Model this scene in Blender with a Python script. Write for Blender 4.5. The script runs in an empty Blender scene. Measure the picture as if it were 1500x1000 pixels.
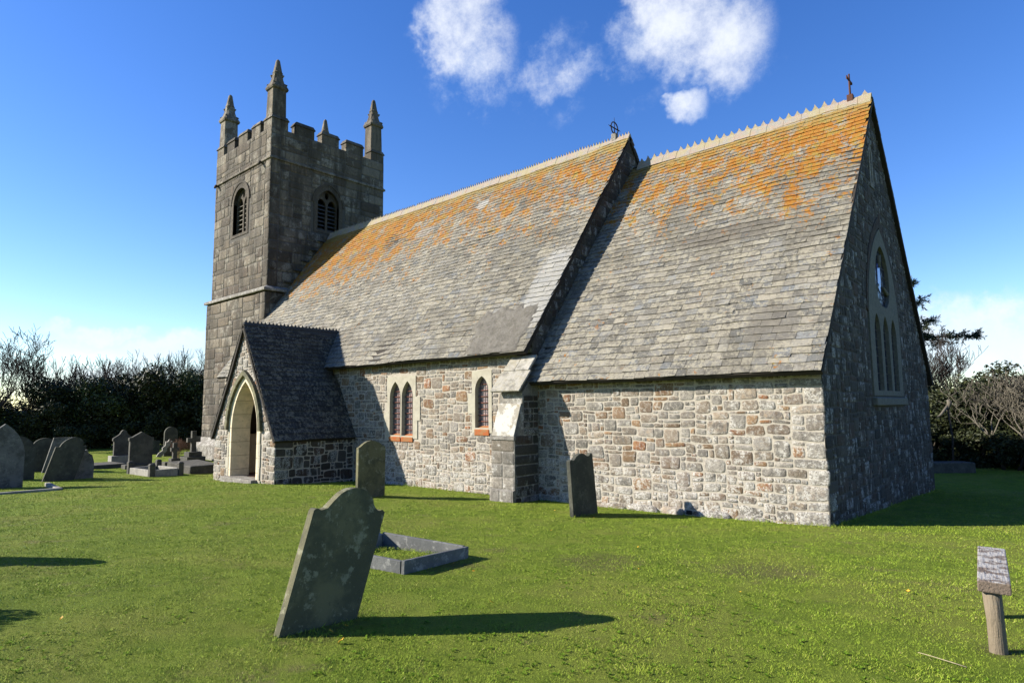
import bpy, math, random
import numpy as np
from mathutils import Vector, noise
from mathutils.geometry import tessellate_polygon
R = math.radians
random.seed(7); rng = np.random.default_rng(7)
scene = bpy.context.scene
COL = scene.collection

# ------------------------------------------------------------------ camera
cam_d = bpy.data.cameras.new("camera"); cam = bpy.data.objects.new("camera", cam_d); COL.objects.link(cam)
scene.camera = cam
CAM = Vector((3.400, -12.047, 2.145))
YAW, PIT, ROL = 2.3011, 0.1017, -0.0096
fw = Vector((math.cos(PIT)*math.cos(YAW), math.cos(PIT)*math.sin(YAW), math.sin(PIT)))
rt = Vector((math.sin(YAW), -math.cos(YAW), 0)); up = rt.cross(fw)
rt, up = rt*math.cos(ROL)+up*math.sin(ROL), -rt*math.sin(ROL)+up*math.cos(ROL)
from mathutils import Matrix
cam.matrix_world = Matrix(((rt.x, up.x, -fw.x, CAM.x), (rt.y, up.y, -fw.y, CAM.y), (rt.z, up.z, -fw.z, CAM.z), (0, 0, 0, 1)))
cam_d.sensor_width = 36; cam_d.lens = 36*926.4/1500
cam_d.clip_start = .05; cam_d.clip_end = 5000

# ------------------------------------------------------------------ sun, sky, exposure
SUN_EL = R(26.8); SH = Vector((-.748, -.664, 0)).normalized()
sd = Vector((SH.x*math.cos(SUN_EL), SH.y*math.cos(SUN_EL), math.sin(SUN_EL)))
sl = bpy.data.lights.new("sun", 'SUN'); so = bpy.data.objects.new("sun", sl); COL.objects.link(so)
sl.energy = 5.0; sl.angle = R(.5); sl.color = (1, .93, .80)
so.rotation_euler = sd.to_track_quat('Z', 'Y').to_euler(); so.location = (-30, -30, 40)
scene.view_settings.view_transform = 'Standard'; scene.view_settings.look = 'None'
scene.view_settings.exposure = 1.28; scene.view_settings.gamma = 1

class NB:
    def __init__(s, nt): s.nt = nt; nt.nodes.clear()
    def n(s, t, ins=None, **kw):
        nd = s.nt.nodes.new(t)
        for k, v in kw.items(): setattr(nd, k, v)
        for k, v in (ins or {}).items(): s.set(nd.inputs[k], v)
        return nd
    def set(s, sock, v):
        if hasattr(v, 'links') or isinstance(v, bpy.types.NodeSocket): s.nt.links.new(v, sock)
        else: sock.default_value = v
    def m(s, op, a, b=None, c=None, clamp=False):
        nd = s.nt.nodes.new('ShaderNodeMath'); nd.operation = op; nd.use_clamp = clamp
        s.set(nd.inputs[0], a)
        if b is not None: s.set(nd.inputs[1], b)
        if c is not None: s.set(nd.inputs[2], c)
        return nd.outputs[0]
    def vm(s, op, a, b=None, scale=None):
        nd = s.nt.nodes.new('ShaderNodeVectorMath'); nd.operation = op
        s.set(nd.inputs[0], a)
        if b is not None: s.set(nd.inputs[1], b)
        if scale is not None: s.set(nd.inputs['Scale'], scale)
        return nd.outputs['Value'] if op in ('LENGTH', 'DOT_PRODUCT', 'DISTANCE') else nd.outputs[0]
    def noise(s, vec, scale, detail=4, rough=.55, out=0):
        nd = s.n('ShaderNodeTexNoise', {'Vector': vec, 'Scale': scale, 'Detail': detail, 'Roughness': rough})
        return nd.outputs[out]
    def ss(s, v, a, b, lo=0., hi=1.):
        nd = s.n('ShaderNodeMapRange', {0: v, 1: a, 2: b, 3: lo, 4: hi}); nd.interpolation_type = 'SMOOTHSTEP'
        return nd.outputs[0]
    def mix(s, f, a, b, mode='MIX'):
        nd = s.nt.nodes.new('ShaderNodeMix'); nd.data_type = 'RGBA'; nd.blend_type = mode
        s.set(nd.inputs[0], f)
        for k, v in ((6, a), (7, b)):
            if isinstance(v, tuple) and len(v) == 3: v = (*v, 1)
            s.set(nd.inputs[k], v)
        return nd.outputs[2]
    def ramp(s, f, stops, interp='LINEAR'):
        nd = s.n('ShaderNodeValToRGB', {0: f}); cr = nd.color_ramp; cr.interpolation = interp
        while len(cr.elements) < len(stops): cr.elements.new(.5)
        for e, (p, c) in zip(cr.elements, stops): e.position = p; e.color = (*c, 1)
        return nd.outputs[0]

w = bpy.data.worlds.new("World"); scene.world = w; w.use_nodes = True
b = NB(w.node_tree)
sky = b.n('ShaderNodeTexSky', sky_type='NISHITA', sun_disc=False, sun_elevation=SUN_EL,
          sun_rotation=math.atan2(SH.x, SH.y), altitude=0, air_density=1.0, dust_density=.15, ozone_density=3.0)
hs = b.n('ShaderNodeHueSaturation', {'Hue': .516, 'Saturation': 1.28, 'Value': 1.33, 'Color': sky.outputs[0]})
gen = b.n('ShaderNodeTexCoord').outputs['Generated']
nrm = b.vm('NORMALIZE', gen)
# clouds: soft ellipses in (azimuth, elevation) broken up by noise
nw = b.noise(nrm, 9, 5, .6, 1)
wv = b.vm('SCALE', b.vm('SUBTRACT', nw, (.5, .5, .5)), scale=.10)
dv = b.vm('ADD', nrm, wv)
sp = b.n('ShaderNodeSeparateXYZ', {0: dv})
az = b.m('ARCTAN2', sp.outputs[1], sp.outputs[0])
el = b.m('ARCSINE', b.m('MINIMUM', b.m('MAXIMUM', sp.outputs[2], -1.), 1.))
CL = [  # az, el, raz, rel, strength
    (134.8, 31.3, 3.6, 4.0, 1.), (136.5, 33.8, 3.6, 3.0, 1.), (134.4, 27.4, 2.4, 2.6, .85), (130.0, 29.0, 4.0, 1.5, .62), (126.6, 28.3, 2.4, 1.5, .6),
    (120.3, 30.6, 3.8, 2.5, .8), (115.2, 31.3, 5.0, 4.0, 1.), (111.6, 29.2, 3.8, 3.6, 1.), (109.8, 27.6, 2.0, 1.6, .7), (115.2, 24.9, 1.9, 1.2, .95),
    (116, 35.5, 5, 3.4, 1.), (136, 36, 4, 3, 1.),
    (124.0, 29.6, 2.6, 1.4, .62), (128.6, 27.6, 2.2, 1.2, .6), (132.2, 28.9, 2.6, 1.6, .6), (121.8, 28.4, 2.4, 1.6, .62), (105, 32, 3, 1.2, .45),
    (125, 29.8, 11, 2.6, .40), (112, 27.5, 6, 2.6, .36), (134.5, 27, 5, 4, .40), (122, 26, 5, 1.4, .33),
    (163.8, 5.9, 5.0, .6, .85), (168.7, 4.9, 2.4, .55, .8), (159.0, 4.9, 5.0, 1.3, 1.0), (165, 2.9, 9, 1.6, 1.), (175, 3.2, 9, 1.7, 1.), (152, 3.0, 8, 3, .9),
    (96.8, 4.6, 3.2, 3.1, 1.2), (93.6, 4.4, 3.4, 3.0, 1.2), (99.8, 4.2, 4, 3.0, 1.15), (88, 4.5, 6, 3.2, 1.1), (79, 4, 6, 2.4, .9),
    (125, 3, 20, 2.5, .8), (190, 4, 10, 2.2, .9)]
tot = None
for a_, e_, ra, re, st in CL:
    da = b.m('SUBTRACT', az, R(a_ if a_ <= 180 else a_-360)); 
    q = b.m('ADD', b.m('POWER', b.m('MULTIPLY', da, 1/R(ra)), 2.), b.m('POWER', b.m('MULTIPLY', b.m('SUBTRACT', el, R(e_)), 1/R(re)), 2.))
    v = b.m('MULTIPLY', b.ss(q, 0., 2.1, 1., 0.), st)
    tot = v if tot is None else b.m('MAXIMUM', tot, v)
fb = b.noise(nrm, 9, 11, .70)
dens = b.m('MULTIPLY_ADD', b.m('SUBTRACT', fb, .5), 2.6, tot)
cm = b.m('MULTIPLY', b.ss(dens, .25, 1.5), b.ss(tot, .0, .45))
shade = b.noise(nrm, 11, 4, .5)
ccol = b.mix(b.ss(b.m('MULTIPLY_ADD', b.m('SUBTRACT', shade, .5), 1.1, dens), .25, 1.1), (4.4, 5.2, 6.5), (5.9, 6.2, 6.7))
ccol = b.mix(b.ss(el, R(2.0), R(6.5), .55, 0.), ccol, (4.2, 4.9, 6.4))
skc = b.mix(b.m('MULTIPLY', cm, .93), hs.outputs[0], ccol)
bg = b.n('ShaderNodeBackground', {'Color': skc, 'Strength': .07})
b.nt.links.new(bg.outputs[0], b.n('ShaderNodeOutputWorld').inputs[0])

# ------------------------------------------------------------------ materials
MATS = {}
def mat(name, fn, rough=.9, spec=.25, k=.58):
    m = bpy.data.materials.new(name); m.use_nodes = True; b = NB(m.node_tree)
    out = b.n('ShaderNodeOutputMaterial'); bs = b.n('ShaderNodeBsdfPrincipled', {'Roughness': rough, 'Specular IOR Level': spec})
    b.nt.links.new(bs.outputs[0], out.inputs[0])
    b.bs = bs; b.pos = b.n('ShaderNodeNewGeometry').outputs['Position']
    at = b.n('ShaderNodeAttribute', attribute_name='tint'); sx = b.n('ShaderNodeSeparateColor', {0: at.outputs['Color']})
    b.t = sx.outputs
    b.obj = b.n('ShaderNodeTexCoord').outputs['Object']
    c, h, dist = fn(b)
    b.set(bs.inputs['Base Color'], b.vm('SCALE', c, scale=k))   # k: overall albedo of the material
    if h is not None:
        bm = b.n('ShaderNodeBump', {'Height': h, 'Distance': dist, 'Strength': 1.})
        b.nt.links.new(bm.outputs[0], bs.inputs['Normal'])
    MATS[name] = m
    return m

def stone_fn(stops, white=.5, wcol=(.60, .58, .52), dark=.55, wscale=5., smear=None, wst=None, streak=0.):
    def fn(b):
        p = b.pos
        n1 = b.noise(p, 9, 6, .65)
        base = b.ramp(b.m('MULTIPLY_ADD', b.m('SUBTRACT', n1, .5), .40, b.t[0], clamp=True), stops, 'LINEAR')
        base = b.mix(1., base, b.ramp(b.t[1], [(0, (.62, .62, .62)), (1, (1.3, 1.3, 1.3))]), 'MULTIPLY')
        n2 = b.noise(p, 70, 4, .7); n3 = b.noise(b.vm('MULTIPLY', p, wst) if wst else p, wscale, 7, .7); n4 = b.noise(p, 38, 3, .6)
        base = b.mix(b.ss(n1, .38, .68), base, b.mix(.5, base, (.10, .09, .075), 'MIX'))
        base = b.mix(b.ss(n2, .35, .7, 0, dark), base, (.035, .034, .03))
        wm = b.m('MULTIPLY', b.ss(b.m('MULTIPLY_ADD', b.t[2], .16, n3), .60, .70), b.ss(n4, .40, .56))
        base = b.mix(b.m('MULTIPLY', wm, white), base, wcol)
        if smear: base = b.mix(b.ss(b.noise(p, 15, 6, .75), .50, .62, 0, .62), base, smear)
        if streak: base = b.mix(b.ss(b.noise(b.vm('MULTIPLY', p, (1., 1., .16)), 1.6, 6, .65), .42, .62, 0, streak), base, (.045, .038, .028))
        spk = b.ss(b.noise(p, 130, 2, .5), .62, .72)
        base = b.mix(b.m('MULTIPLY', spk, .35*min(1, white+.2)), base, wcol)
        h = b.m('ADD', b.m('MULTIPLY', n1, .6), b.m('ADD', b.m('MULTIPLY', n2, .5), b.m('MULTIPLY', n4, .4)))
        return base, h, .03
    return fn
RUB = [(0, (.40, .37, .325)), (.14, (.52, .475, .41)), (.28, (.31, .285, .255)), (.42, (.49, .38, .275)), (.54, (.43, .405, .37)), (.66, (.52, .40, .28)), (.74, (.34, .30, .265)), (.84, (.37, .235, .14)), (.93, (.45, .28, .14)), (.985, (.44, .19, .08)), (1, (.45, .17, .06))]
mat('rubble_stone', stone_fn(RUB, .9, (.74, .71, .65), .65, smear=(.60, .55, .46)))
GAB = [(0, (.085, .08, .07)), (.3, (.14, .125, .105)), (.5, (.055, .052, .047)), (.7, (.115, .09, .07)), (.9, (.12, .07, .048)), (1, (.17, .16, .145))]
mat('shaded_east_stone', stone_fn(GAB, .95, (.50, .51, .50), wscale=4.5, wst=(1., 1., .45)))  # lichened stone for east faces, its colour darkened to stand in for shade
TOW = [(0, (.25, .205, .15)), (.25, (.34, .285, .21)), (.45, (.17, .135, .10)), (.65, (.27, .215, .15)), (.85, (.13, .09, .062)), (1, (.38, .33, .26))]
mat('tower_stone', stone_fn(TOW, .65, (.52, .49, .41), .7, 2.6, streak=.75), k=.62)
mat('granite', stone_fn([(0, (.40, .365, .31)), (.5, (.48, .445, .39)), (1, (.38, .32, .245))], .9, (.70, .68, .63), .6, 4.))
def mortar_fn(c0, c1):
    def fn(b):
        n = b.noise(b.pos, 14, 6, .7); n2 = b.noise(b.pos, 90, 3, .6)
        return b.mix(b.ss(n, .3, .7), c0, c1), b.m('ADD', n, b.m('MULTIPLY', n2, .5)), .02
    return fn
mat('mortar', mortar_fn((.63, .57, .475), (.50, .45, .37)))
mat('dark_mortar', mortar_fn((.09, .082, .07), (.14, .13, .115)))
def ashlar_fn(b):
    p = b.pos; z = b.n('ShaderNodeSeparateXYZ', {0: p}).outputs[2]
    n = b.noise(p, 3, 6, .65); n2 = b.noise(p, 40, 4, .6); n3 = b.noise(p, 9, 6, .75)
    c = b.mix(b.ss(n, .35, .65), (.74, .63, .44), (.56, .49, .36)); c = b.mix(b.ss(n3, .52, .66, 0, .55), c, (.34, .31, .24))
    fr = b.m('FRACT', b.m('MULTIPLY', b.m('ADD', z, 2.), 1/.44)); jt = b.ss(b.m('ABSOLUTE', b.m('SUBTRACT', fr, .5)), .485, .497)
    c = b.mix(b.m('MULTIPLY', jt, .75), c, (.22, .19, .14))
    return c, b.m('SUBTRACT', n2, b.m('MULTIPLY', jt, 2.)), .006
mat('plaster', ashlar_fn, k=.8)
def lime_fn(b):
    n = b.noise(b.pos, 3, 6, .65); n2 = b.noise(b.pos, 45, 4, .6); n3 = b.noise(b.pos, 9, 5, .7)
    c = b.mix(b.ss(n, .35, .7), (.58, .54, .43), (.46, .42, .33))
    c = b.mix(b.ss(n3, .55, .7, 0, .5), c, (.26, .25, .21))
    return c, n2, .006
mat('limestone', lime_fn)
mat('shaded_limestone', mortar_fn((.26, .255, .21), (.17, .17, .145)))  # limestone darkened in colour so the east window reads as shaded
def rust_sill_fn(b):
    n = b.noise(b.pos, 8, 5, .65); n2 = b.noise(b.pos, 40, 4, .6)
    return b.mix(b.ss(n, .4, .6), (.50, .14, .04), (.42, .20, .08)), n2, .006
mat('orange_sill', rust_sill_fn)
def slate_fn(patches, zlo, zhi, ol=1., tops=None, xa=0., xb=1.):
    def fn(b):
        p = b.pos; sx = b.n('ShaderNodeSeparateXYZ', {0: p})
        c = b.ramp(b.t[0], tops or [(0, (.17, .17, .16)), (.2, (.255, .235, .195)), (.4, (.33, .30, .24)), (.6, (.235, .23, .215)), (.8, (.345, .31, .245)), (.93, (.20, .215, .23)), (1, (.43, .40, .33))])
        c = b.mix(1., c, b.ramp(b.t[1], [(0, (.72, .72, .72)), (1, (1.25, 1.25, 1.25))]), 'MULTIPLY')
        big = b.noise(p, .55, 4, .6)
        n1 = b.noise(p, 5, 6, .7); n2 = b.noise(p, 30, 5, .7); n3 = b.noise(p, 11, 6, .75)
        c = b.mix(b.ss(n1, .44, .62, 0, .6), c, (.125, .112, .088))
        c = b.mix(b.ss(b.m('ADD', n3, b.m('MULTIPLY', b.t[2], .10)), .53, .63, 0, .8), c, (.45, .41, .31))
        c = b.mix(b.ss(n2, .60, .68, 0, .8), c, (.55, .53, .48))
        c = b.mix(b.ss(n2, .30, .42, .55, 0), c, (.07, .065, .055))
        c = b.mix(b.ss(big, .48, .64, 0, .42), c, (.13, .118, .092))
        if ol > 0:   # orange lichen, thick below the ridge and thinning down the slope
            hgt = b.ss(sx.outputs[2], zlo, zhi)
            st = b.vm('MULTIPLY', p, (1., 1., .55))
            l1 = b.noise(st, 2.1, 5, .62); l2 = b.noise(p, 8.5, 5, .7)
            lm = b.m('ADD', b.m('MULTIPLY', b.m('SUBTRACT', l1, .5), 1.25), b.m('MULTIPLY_ADD', b.m('SUBTRACT', b.noise(p, 26, 4, .7), .5), .75, b.m('MULTIPLY', b.m('SUBTRACT', l2, .5), 1.15)))
            side = b.ss(sx.outputs[0], xa, xb, 0., .16)
            k = b.m('ADD', b.m('MULTIPLY_ADD', hgt, .48, b.m('MULTIPLY', lm, 1.3)), b.m('MULTIPLY', side, b.ss(hgt, 0., .5)))
            om = b.m('MULTIPLY', b.ss(k, .38, .47), ol)
            lcol = b.ramp(b.noise(p, 4.5, 4, .6), [(.36, (.38, .27, .055)), (.48, (.45, .20, .02)), (.58, (.43, .155, .015)), (.68, (.42, .24, .04))])
            c = b.mix(b.m('MULTIPLY', om, b.ss(b.noise(p, 55, 3, .6), .25, .5, .7, 1.)), c, lcol)
            yk = b.m('MULTIPLY', b.ss(b.m('MULTIPLY_ADD', b.noise(p, 7, 5, .7), 1.2, b.ss(sx.outputs[2], zhi-1.3, zhi+.3)), 1.0, 1.35), .65)
            c = b.mix(yk, c, (.36, .29, .10))
        for (px, py, pz, ru, rv, col, amt) in patches:
            du = b.m('MULTIPLY', b.m('SUBTRACT', sx.outputs[0], px), 1/ru)
            dz = b.m('MULTIPLY', b.m('SUBTRACT', sx.outputs[2], pz), 1/rv)
            q = b.m('ADD', b.m('POWER', b.m('ABSOLUTE', du), 3.), b.m('POWER', b.m('ABSOLUTE', dz), 3.))
            q = b.m('MULTIPLY_ADD', b.m('SUBTRACT', b.noise(p, 8, 7, .8), .5), 3.4, q)
            c = b.mix(b.ss(q, .55, 1.35, amt, 0), c, b.mix(b.noise(p, 25, 4, .7), col, tuple(x*.72 for x in col)))
        h = b.m('ADD', n2, b.m('MULTIPLY', n3, .7))
        return c, h, .018
    return fn
mat('nave_slate', slate_fn([(-7.0, 1.3, 5.35, .6, 1.2, (.62, .61, .58), .55), (-15.2, 3.5, 8.9, .5, .25, (.42, .44, .42), .7), (-12.4, 4, 9.5, .28, .2, (.62, .62, .58), .8)], 5.0, 10.6, xa=-12., xb=-21.), .85)
mat('chancel_slate', slate_fn([(-2.6, 2, 6.15, 1.3, .26, (.16, .14, .115), .6), (-.95, 1, 3.7, .5, .45, (.22, .20, .17), .6)], 4.6, 9.7, xa=-5., xb=-.5), .85)
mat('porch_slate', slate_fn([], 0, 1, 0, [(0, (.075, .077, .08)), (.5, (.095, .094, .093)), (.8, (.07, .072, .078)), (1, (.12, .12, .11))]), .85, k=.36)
def lichened_fn(b):
    n = b.noise(b.pos, 3.2, 7, .68); n2 = b.noise(b.pos, 30, 5, .7); n3 = b.noise(b.pos, 9, 4, .6)
    c = b.mix(n2, (.46, .42, .34), (.34, .31, .26)); c = b.mix(b.ss(n, .47, .53), c, (.64, .62, .56)); c = b.mix(b.ss(n3, .62, .68, 0, .6), c, (.42, .33, .16))
    return c, n2, .01
mat('lichened_slab', lichened_fn)
def cement_fn(b):
    n = b.noise(b.pos, 4, 7, .7); n2 = b.noise(b.pos, 40, 4, .65)
    c = b.mix(b.ss(n, .35, .65), (.30, .275, .235), (.22, .20, .165)); n3 = b.noise(b.pos, 11, 7, .75)
    c = b.mix(b.ss(n3, .52, .64, 0, .75), c, (.36, .335, .285)); c = b.mix(b.ss(n3, .36, .46, .6, 0), c, (.13, .115, .09)); c = b.mix(b.ss(n2, .6, .68, 0, .6), c, (.46, .43, .37))
    return c, b.m('ADD', n3, n2), .05
mat('cement', cement_fn)
mat('cap_slab', slate_fn([], 5, 9, 0, [(0, (.46, .43, .37)), (.5, (.52, .49, .42)), (1, (.42, .40, .36))]), .85)
def ridge_fn(b):
    n = b.noise(b.pos, 6, 5, .7); n2 = b.noise(b.pos, 40, 4, .6); n3 = b.noise(b.pos, 2.5, 5, .6)
    c = b.mix(b.ss(n, .4, .6), (.44, .33, .26), (.36, .34, .30))
    c = b.mix(b.ss(n3, .45, .6, 0, .8), c, (.42, .36, .20)); c = b.mix(b.ss(n2, .55, .65, 0, .7), c, (.60, .57, .50))
    return c, n2, .01
mat('ridge_tile', ridge_fn)
def dark_fn(c, rough_n=30):
    def fn(b): 
        n = b.noise(b.pos, rough_n, 4, .6)
        return b.mix(n, c, tuple(x*.6 for x in c)), n, .004
    return fn
mat('dark_ridge', dark_fn((.10, .10, .10)))
mat('timber', dark_fn((.06, .05, .04)))
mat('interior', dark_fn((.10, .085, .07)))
mat('floor_tile', dark_fn((.30, .17, .11), 12))
mat('rusty_iron', dark_fn((.14, .055, .035)), .8)
mat('black_iron', dark_fn((.045, .035, .035)), .8)
mat('lead_and_shaded_louvre', dark_fn((.10, .10, .11)), .6)
mat('drain', dark_fn((.02, .02, .02)), .9)
mat('saddle_bar', dark_fn((.30, .10, .06)), .8)
def glass_fn(c0, c1):
    def fn(b):
        n = b.noise(b.pos, 12, 3, .6); n2 = b.noise(b.pos, 5, 2, .5)
        return b.mix(b.ss(n, .4, .6), c0, c1), n2, .01
    return fn
mat('leaded_glass', glass_fn((.40, .27, .25), (.20, .16, .18)), .25, .5)
mat('stained_glass', glass_fn((.03, .04, .09), (.02, .025, .035)), .15, .5)
mat('blue_glass', glass_fn((.10, .16, .60), (.16, .24, .70)), .15, .5)
def headstone_fn(c0, c1, li, amt):
    def fn(b):
        p = b.pos
        n = b.noise(p, 2.6, 6, .65); n2 = b.noise(p, 22, 5, .7); n3 = b.noise(p, 6, 6, .75); n4 = b.noise(p, 90, 3, .6)
        c = b.mix(b.ss(n, .40, .60), c0, c1)
        c = b.mix(b.m('MULTIPLY', b.ss(n3, .54, .62), amt), c, li)
        c = b.mix(b.ss(n2, .58, .68, 0, .45), c, tuple(x*.35 for x in c0))
        c = b.mix(b.ss(b.noise(p, 48, 3, .6), .66, .76, 0, amt*.5), c, tuple(x*2.2 for x in c0))
        return c, b.m('ADD', n2, b.m('MULTIPLY', n4, .5)), .006
    return fn
mat('mossy_slate', headstone_fn((.205, .19, .10), (.11, .108, .063), (.33, .32, .21), .85), .85)
mat('dark_headstone', headstone_fn((.105, .105, .08), (.065, .068, .055), (.17, .17, .13), .6), .85)
mat('grey_headstone', headstone_fn((.135, .128, .108), (.085, .082, .07), (.19, .18, .15), .5), .9)
mat('streaked_headstone', headstone_fn((.20, .20, .19), (.11, .11, .10), (.30, .30, .27), .6), .9)
mat('pale_headstone', headstone_fn((.42, .40, .35), (.30, .285, .25), (.48, .46, .40), .6), .9)
mat('kerb_slate', headstone_fn((.20, .205, .20), (.14, .145, .145), (.46, .455, .43), .6), .75)
def wood_fn(c0, c1, lich):
    def fn(b):
        p = b.obj
        g = b.noise(b.vm('MULTIPLY', p, (1., .12, 1.)) if lich else b.vm('MULTIPLY', p, (1., 1., .10)), 55, 5, .6)
        n = b.noise(p, 9, 6, .75); n2 = b.noise(p, 26, 5, .7)
        c = b.mix(g, c0, c1)
        if lich:
            nz_ = b.n('ShaderNodeSeparateXYZ', {0: b.n('ShaderNodeNewGeometry').outputs['Normal']}).outputs[2]
            c = b.mix(b.m('MULTIPLY', b.ss(b.m('MULTIPLY_ADD', n2, .4, n), .62, .74, 0, .85), b.ss(nz_, .3, .8)), c, (.62, .60, .56))
        else: c = b.mix(b.ss(n, .5, .65, 0, .5), c, (.22, .24, .20))
        return c, b.m('ADD', g, b.m('MULTIPLY', n2, .6)), .012
    return fn
mat('weathered_plank', wood_fn((.16, .12, .095), (.27, .21, .16), True))
mat('post_wood', wood_fn((.32, .26, .18), (.19, .15, .105), False))
def grass_base_fn(b):
    p = b.pos
    n = b.noise(p, .5, 4, .6); n2 = b.noise(p, 3.2, 5, .65); n3 = b.noise(p, 40, 5, .7); n4 = b.noise(p, 130, 3, .7)
    c = b.mix(b.ss(n2, .35, .65), (.15, .215, .022), (.22, .29, .035))
    c = b.mix(b.ss(n, .45, .62, 0, .55), c, (.27, .28, .06))
    c = b.mix(b.ss(b.noise(p, 1.4, 5, .7), .57, .70, 0, .6), c, (.21, .17, .08))
    for (sx_, sy_, r_) in ((-1.1, -9.3, .42), (-1.3, -9.0, .3), (-4.1, -1.5, .35), (-9.45, -2.8, .4), (2.87, -6.5, .22), (-2.2, -7.0, .5), (-1.0, -5.6, .7), (.6, -4.8, .8)):
        dd = b.vm('DISTANCE', b.vm('MULTIPLY', p, (1., 1., 0.)), (sx_, sy_, 0.))
        c = b.mix(b.ss(b.m('MULTIPLY_ADD', b.noise(p, 4, 5, .7), -r_*1.6, dd), -r_*.5, r_*.3, .6, 0), c, (.15, .12, .06))
    c = b.mix(b.ss(n3, .5, .72, 0, .65), c, (.055, .09, .014))
    c = b.mix(b.ss(n4, .6, .75, 0, .5), c, (.25, .30, .08))
    return c, b.m('ADD', b.m('MULTIPLY', n3, .8), n4), .05
mat('lawn', grass_base_fn, .95, .1, k=.90)
def blade_fn(b):
    c = b.ramp(b.t[0], [(0, (.14, .225, .018)), (.4, (.225, .31, .030)), (.7, (.31, .37, .044)), (.88, (.38, .37, .09)), (1, (.46, .38, .17))])
    return b.mix(1., c, b.ramp(b.t[1], [(0, (.82, .82, .82)), (1, (1.18, 1.18, 1.18))]), 'MULTIPLY'), None, 0
mat('grass_blade', blade_fn, .7, .12, k=.90)
def leaf_fn(c0, c1, c2):
    def fn(b):
        c = b.ramp(b.t[0], [(0, c0), (.6, c1), (1, c2)])
        return c, None, 0
    return fn
mat('weed_leaf', leaf_fn((.10, .19, .015), (.15, .25, .02), (.20, .30, .04)), .8, .05, k=.78)
mat('hedge_leaf', leaf_fn((.022, .032, .012), (.040, .052, .016), (.085, .095, .03)), .6, .25, k=.55)
mat('ivy_leaf', leaf_fn((.035, .055, .016), (.06, .09, .022), (.10, .12, .035)), .55, .35)
mat('conifer_leaf', leaf_fn((.022, .036, .018), (.036, .055, .022), (.06, .078, .03)), .6, .3)
mat('brown_leaf', leaf_fn((.10, .075, .045), (.16, .11, .06), (.20, .15, .09)), .7, .2)
mat('bark', dark_fn((.13, .105, .08), 18))
mat('twig', dark_fn((.075, .06, .05), 18))
mat('pale_twig', dark_fn((.23, .205, .16), 25))
mat('red_twig', dark_fn((.30, .17, .11), 25))
mat('yellow_leaf', leaf_fn((.75, .50, .03), (.80, .45, .03), (.85, .60, .06)), .6, .3)
mat('straw', dark_fn((.62, .52, .33)))

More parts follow.
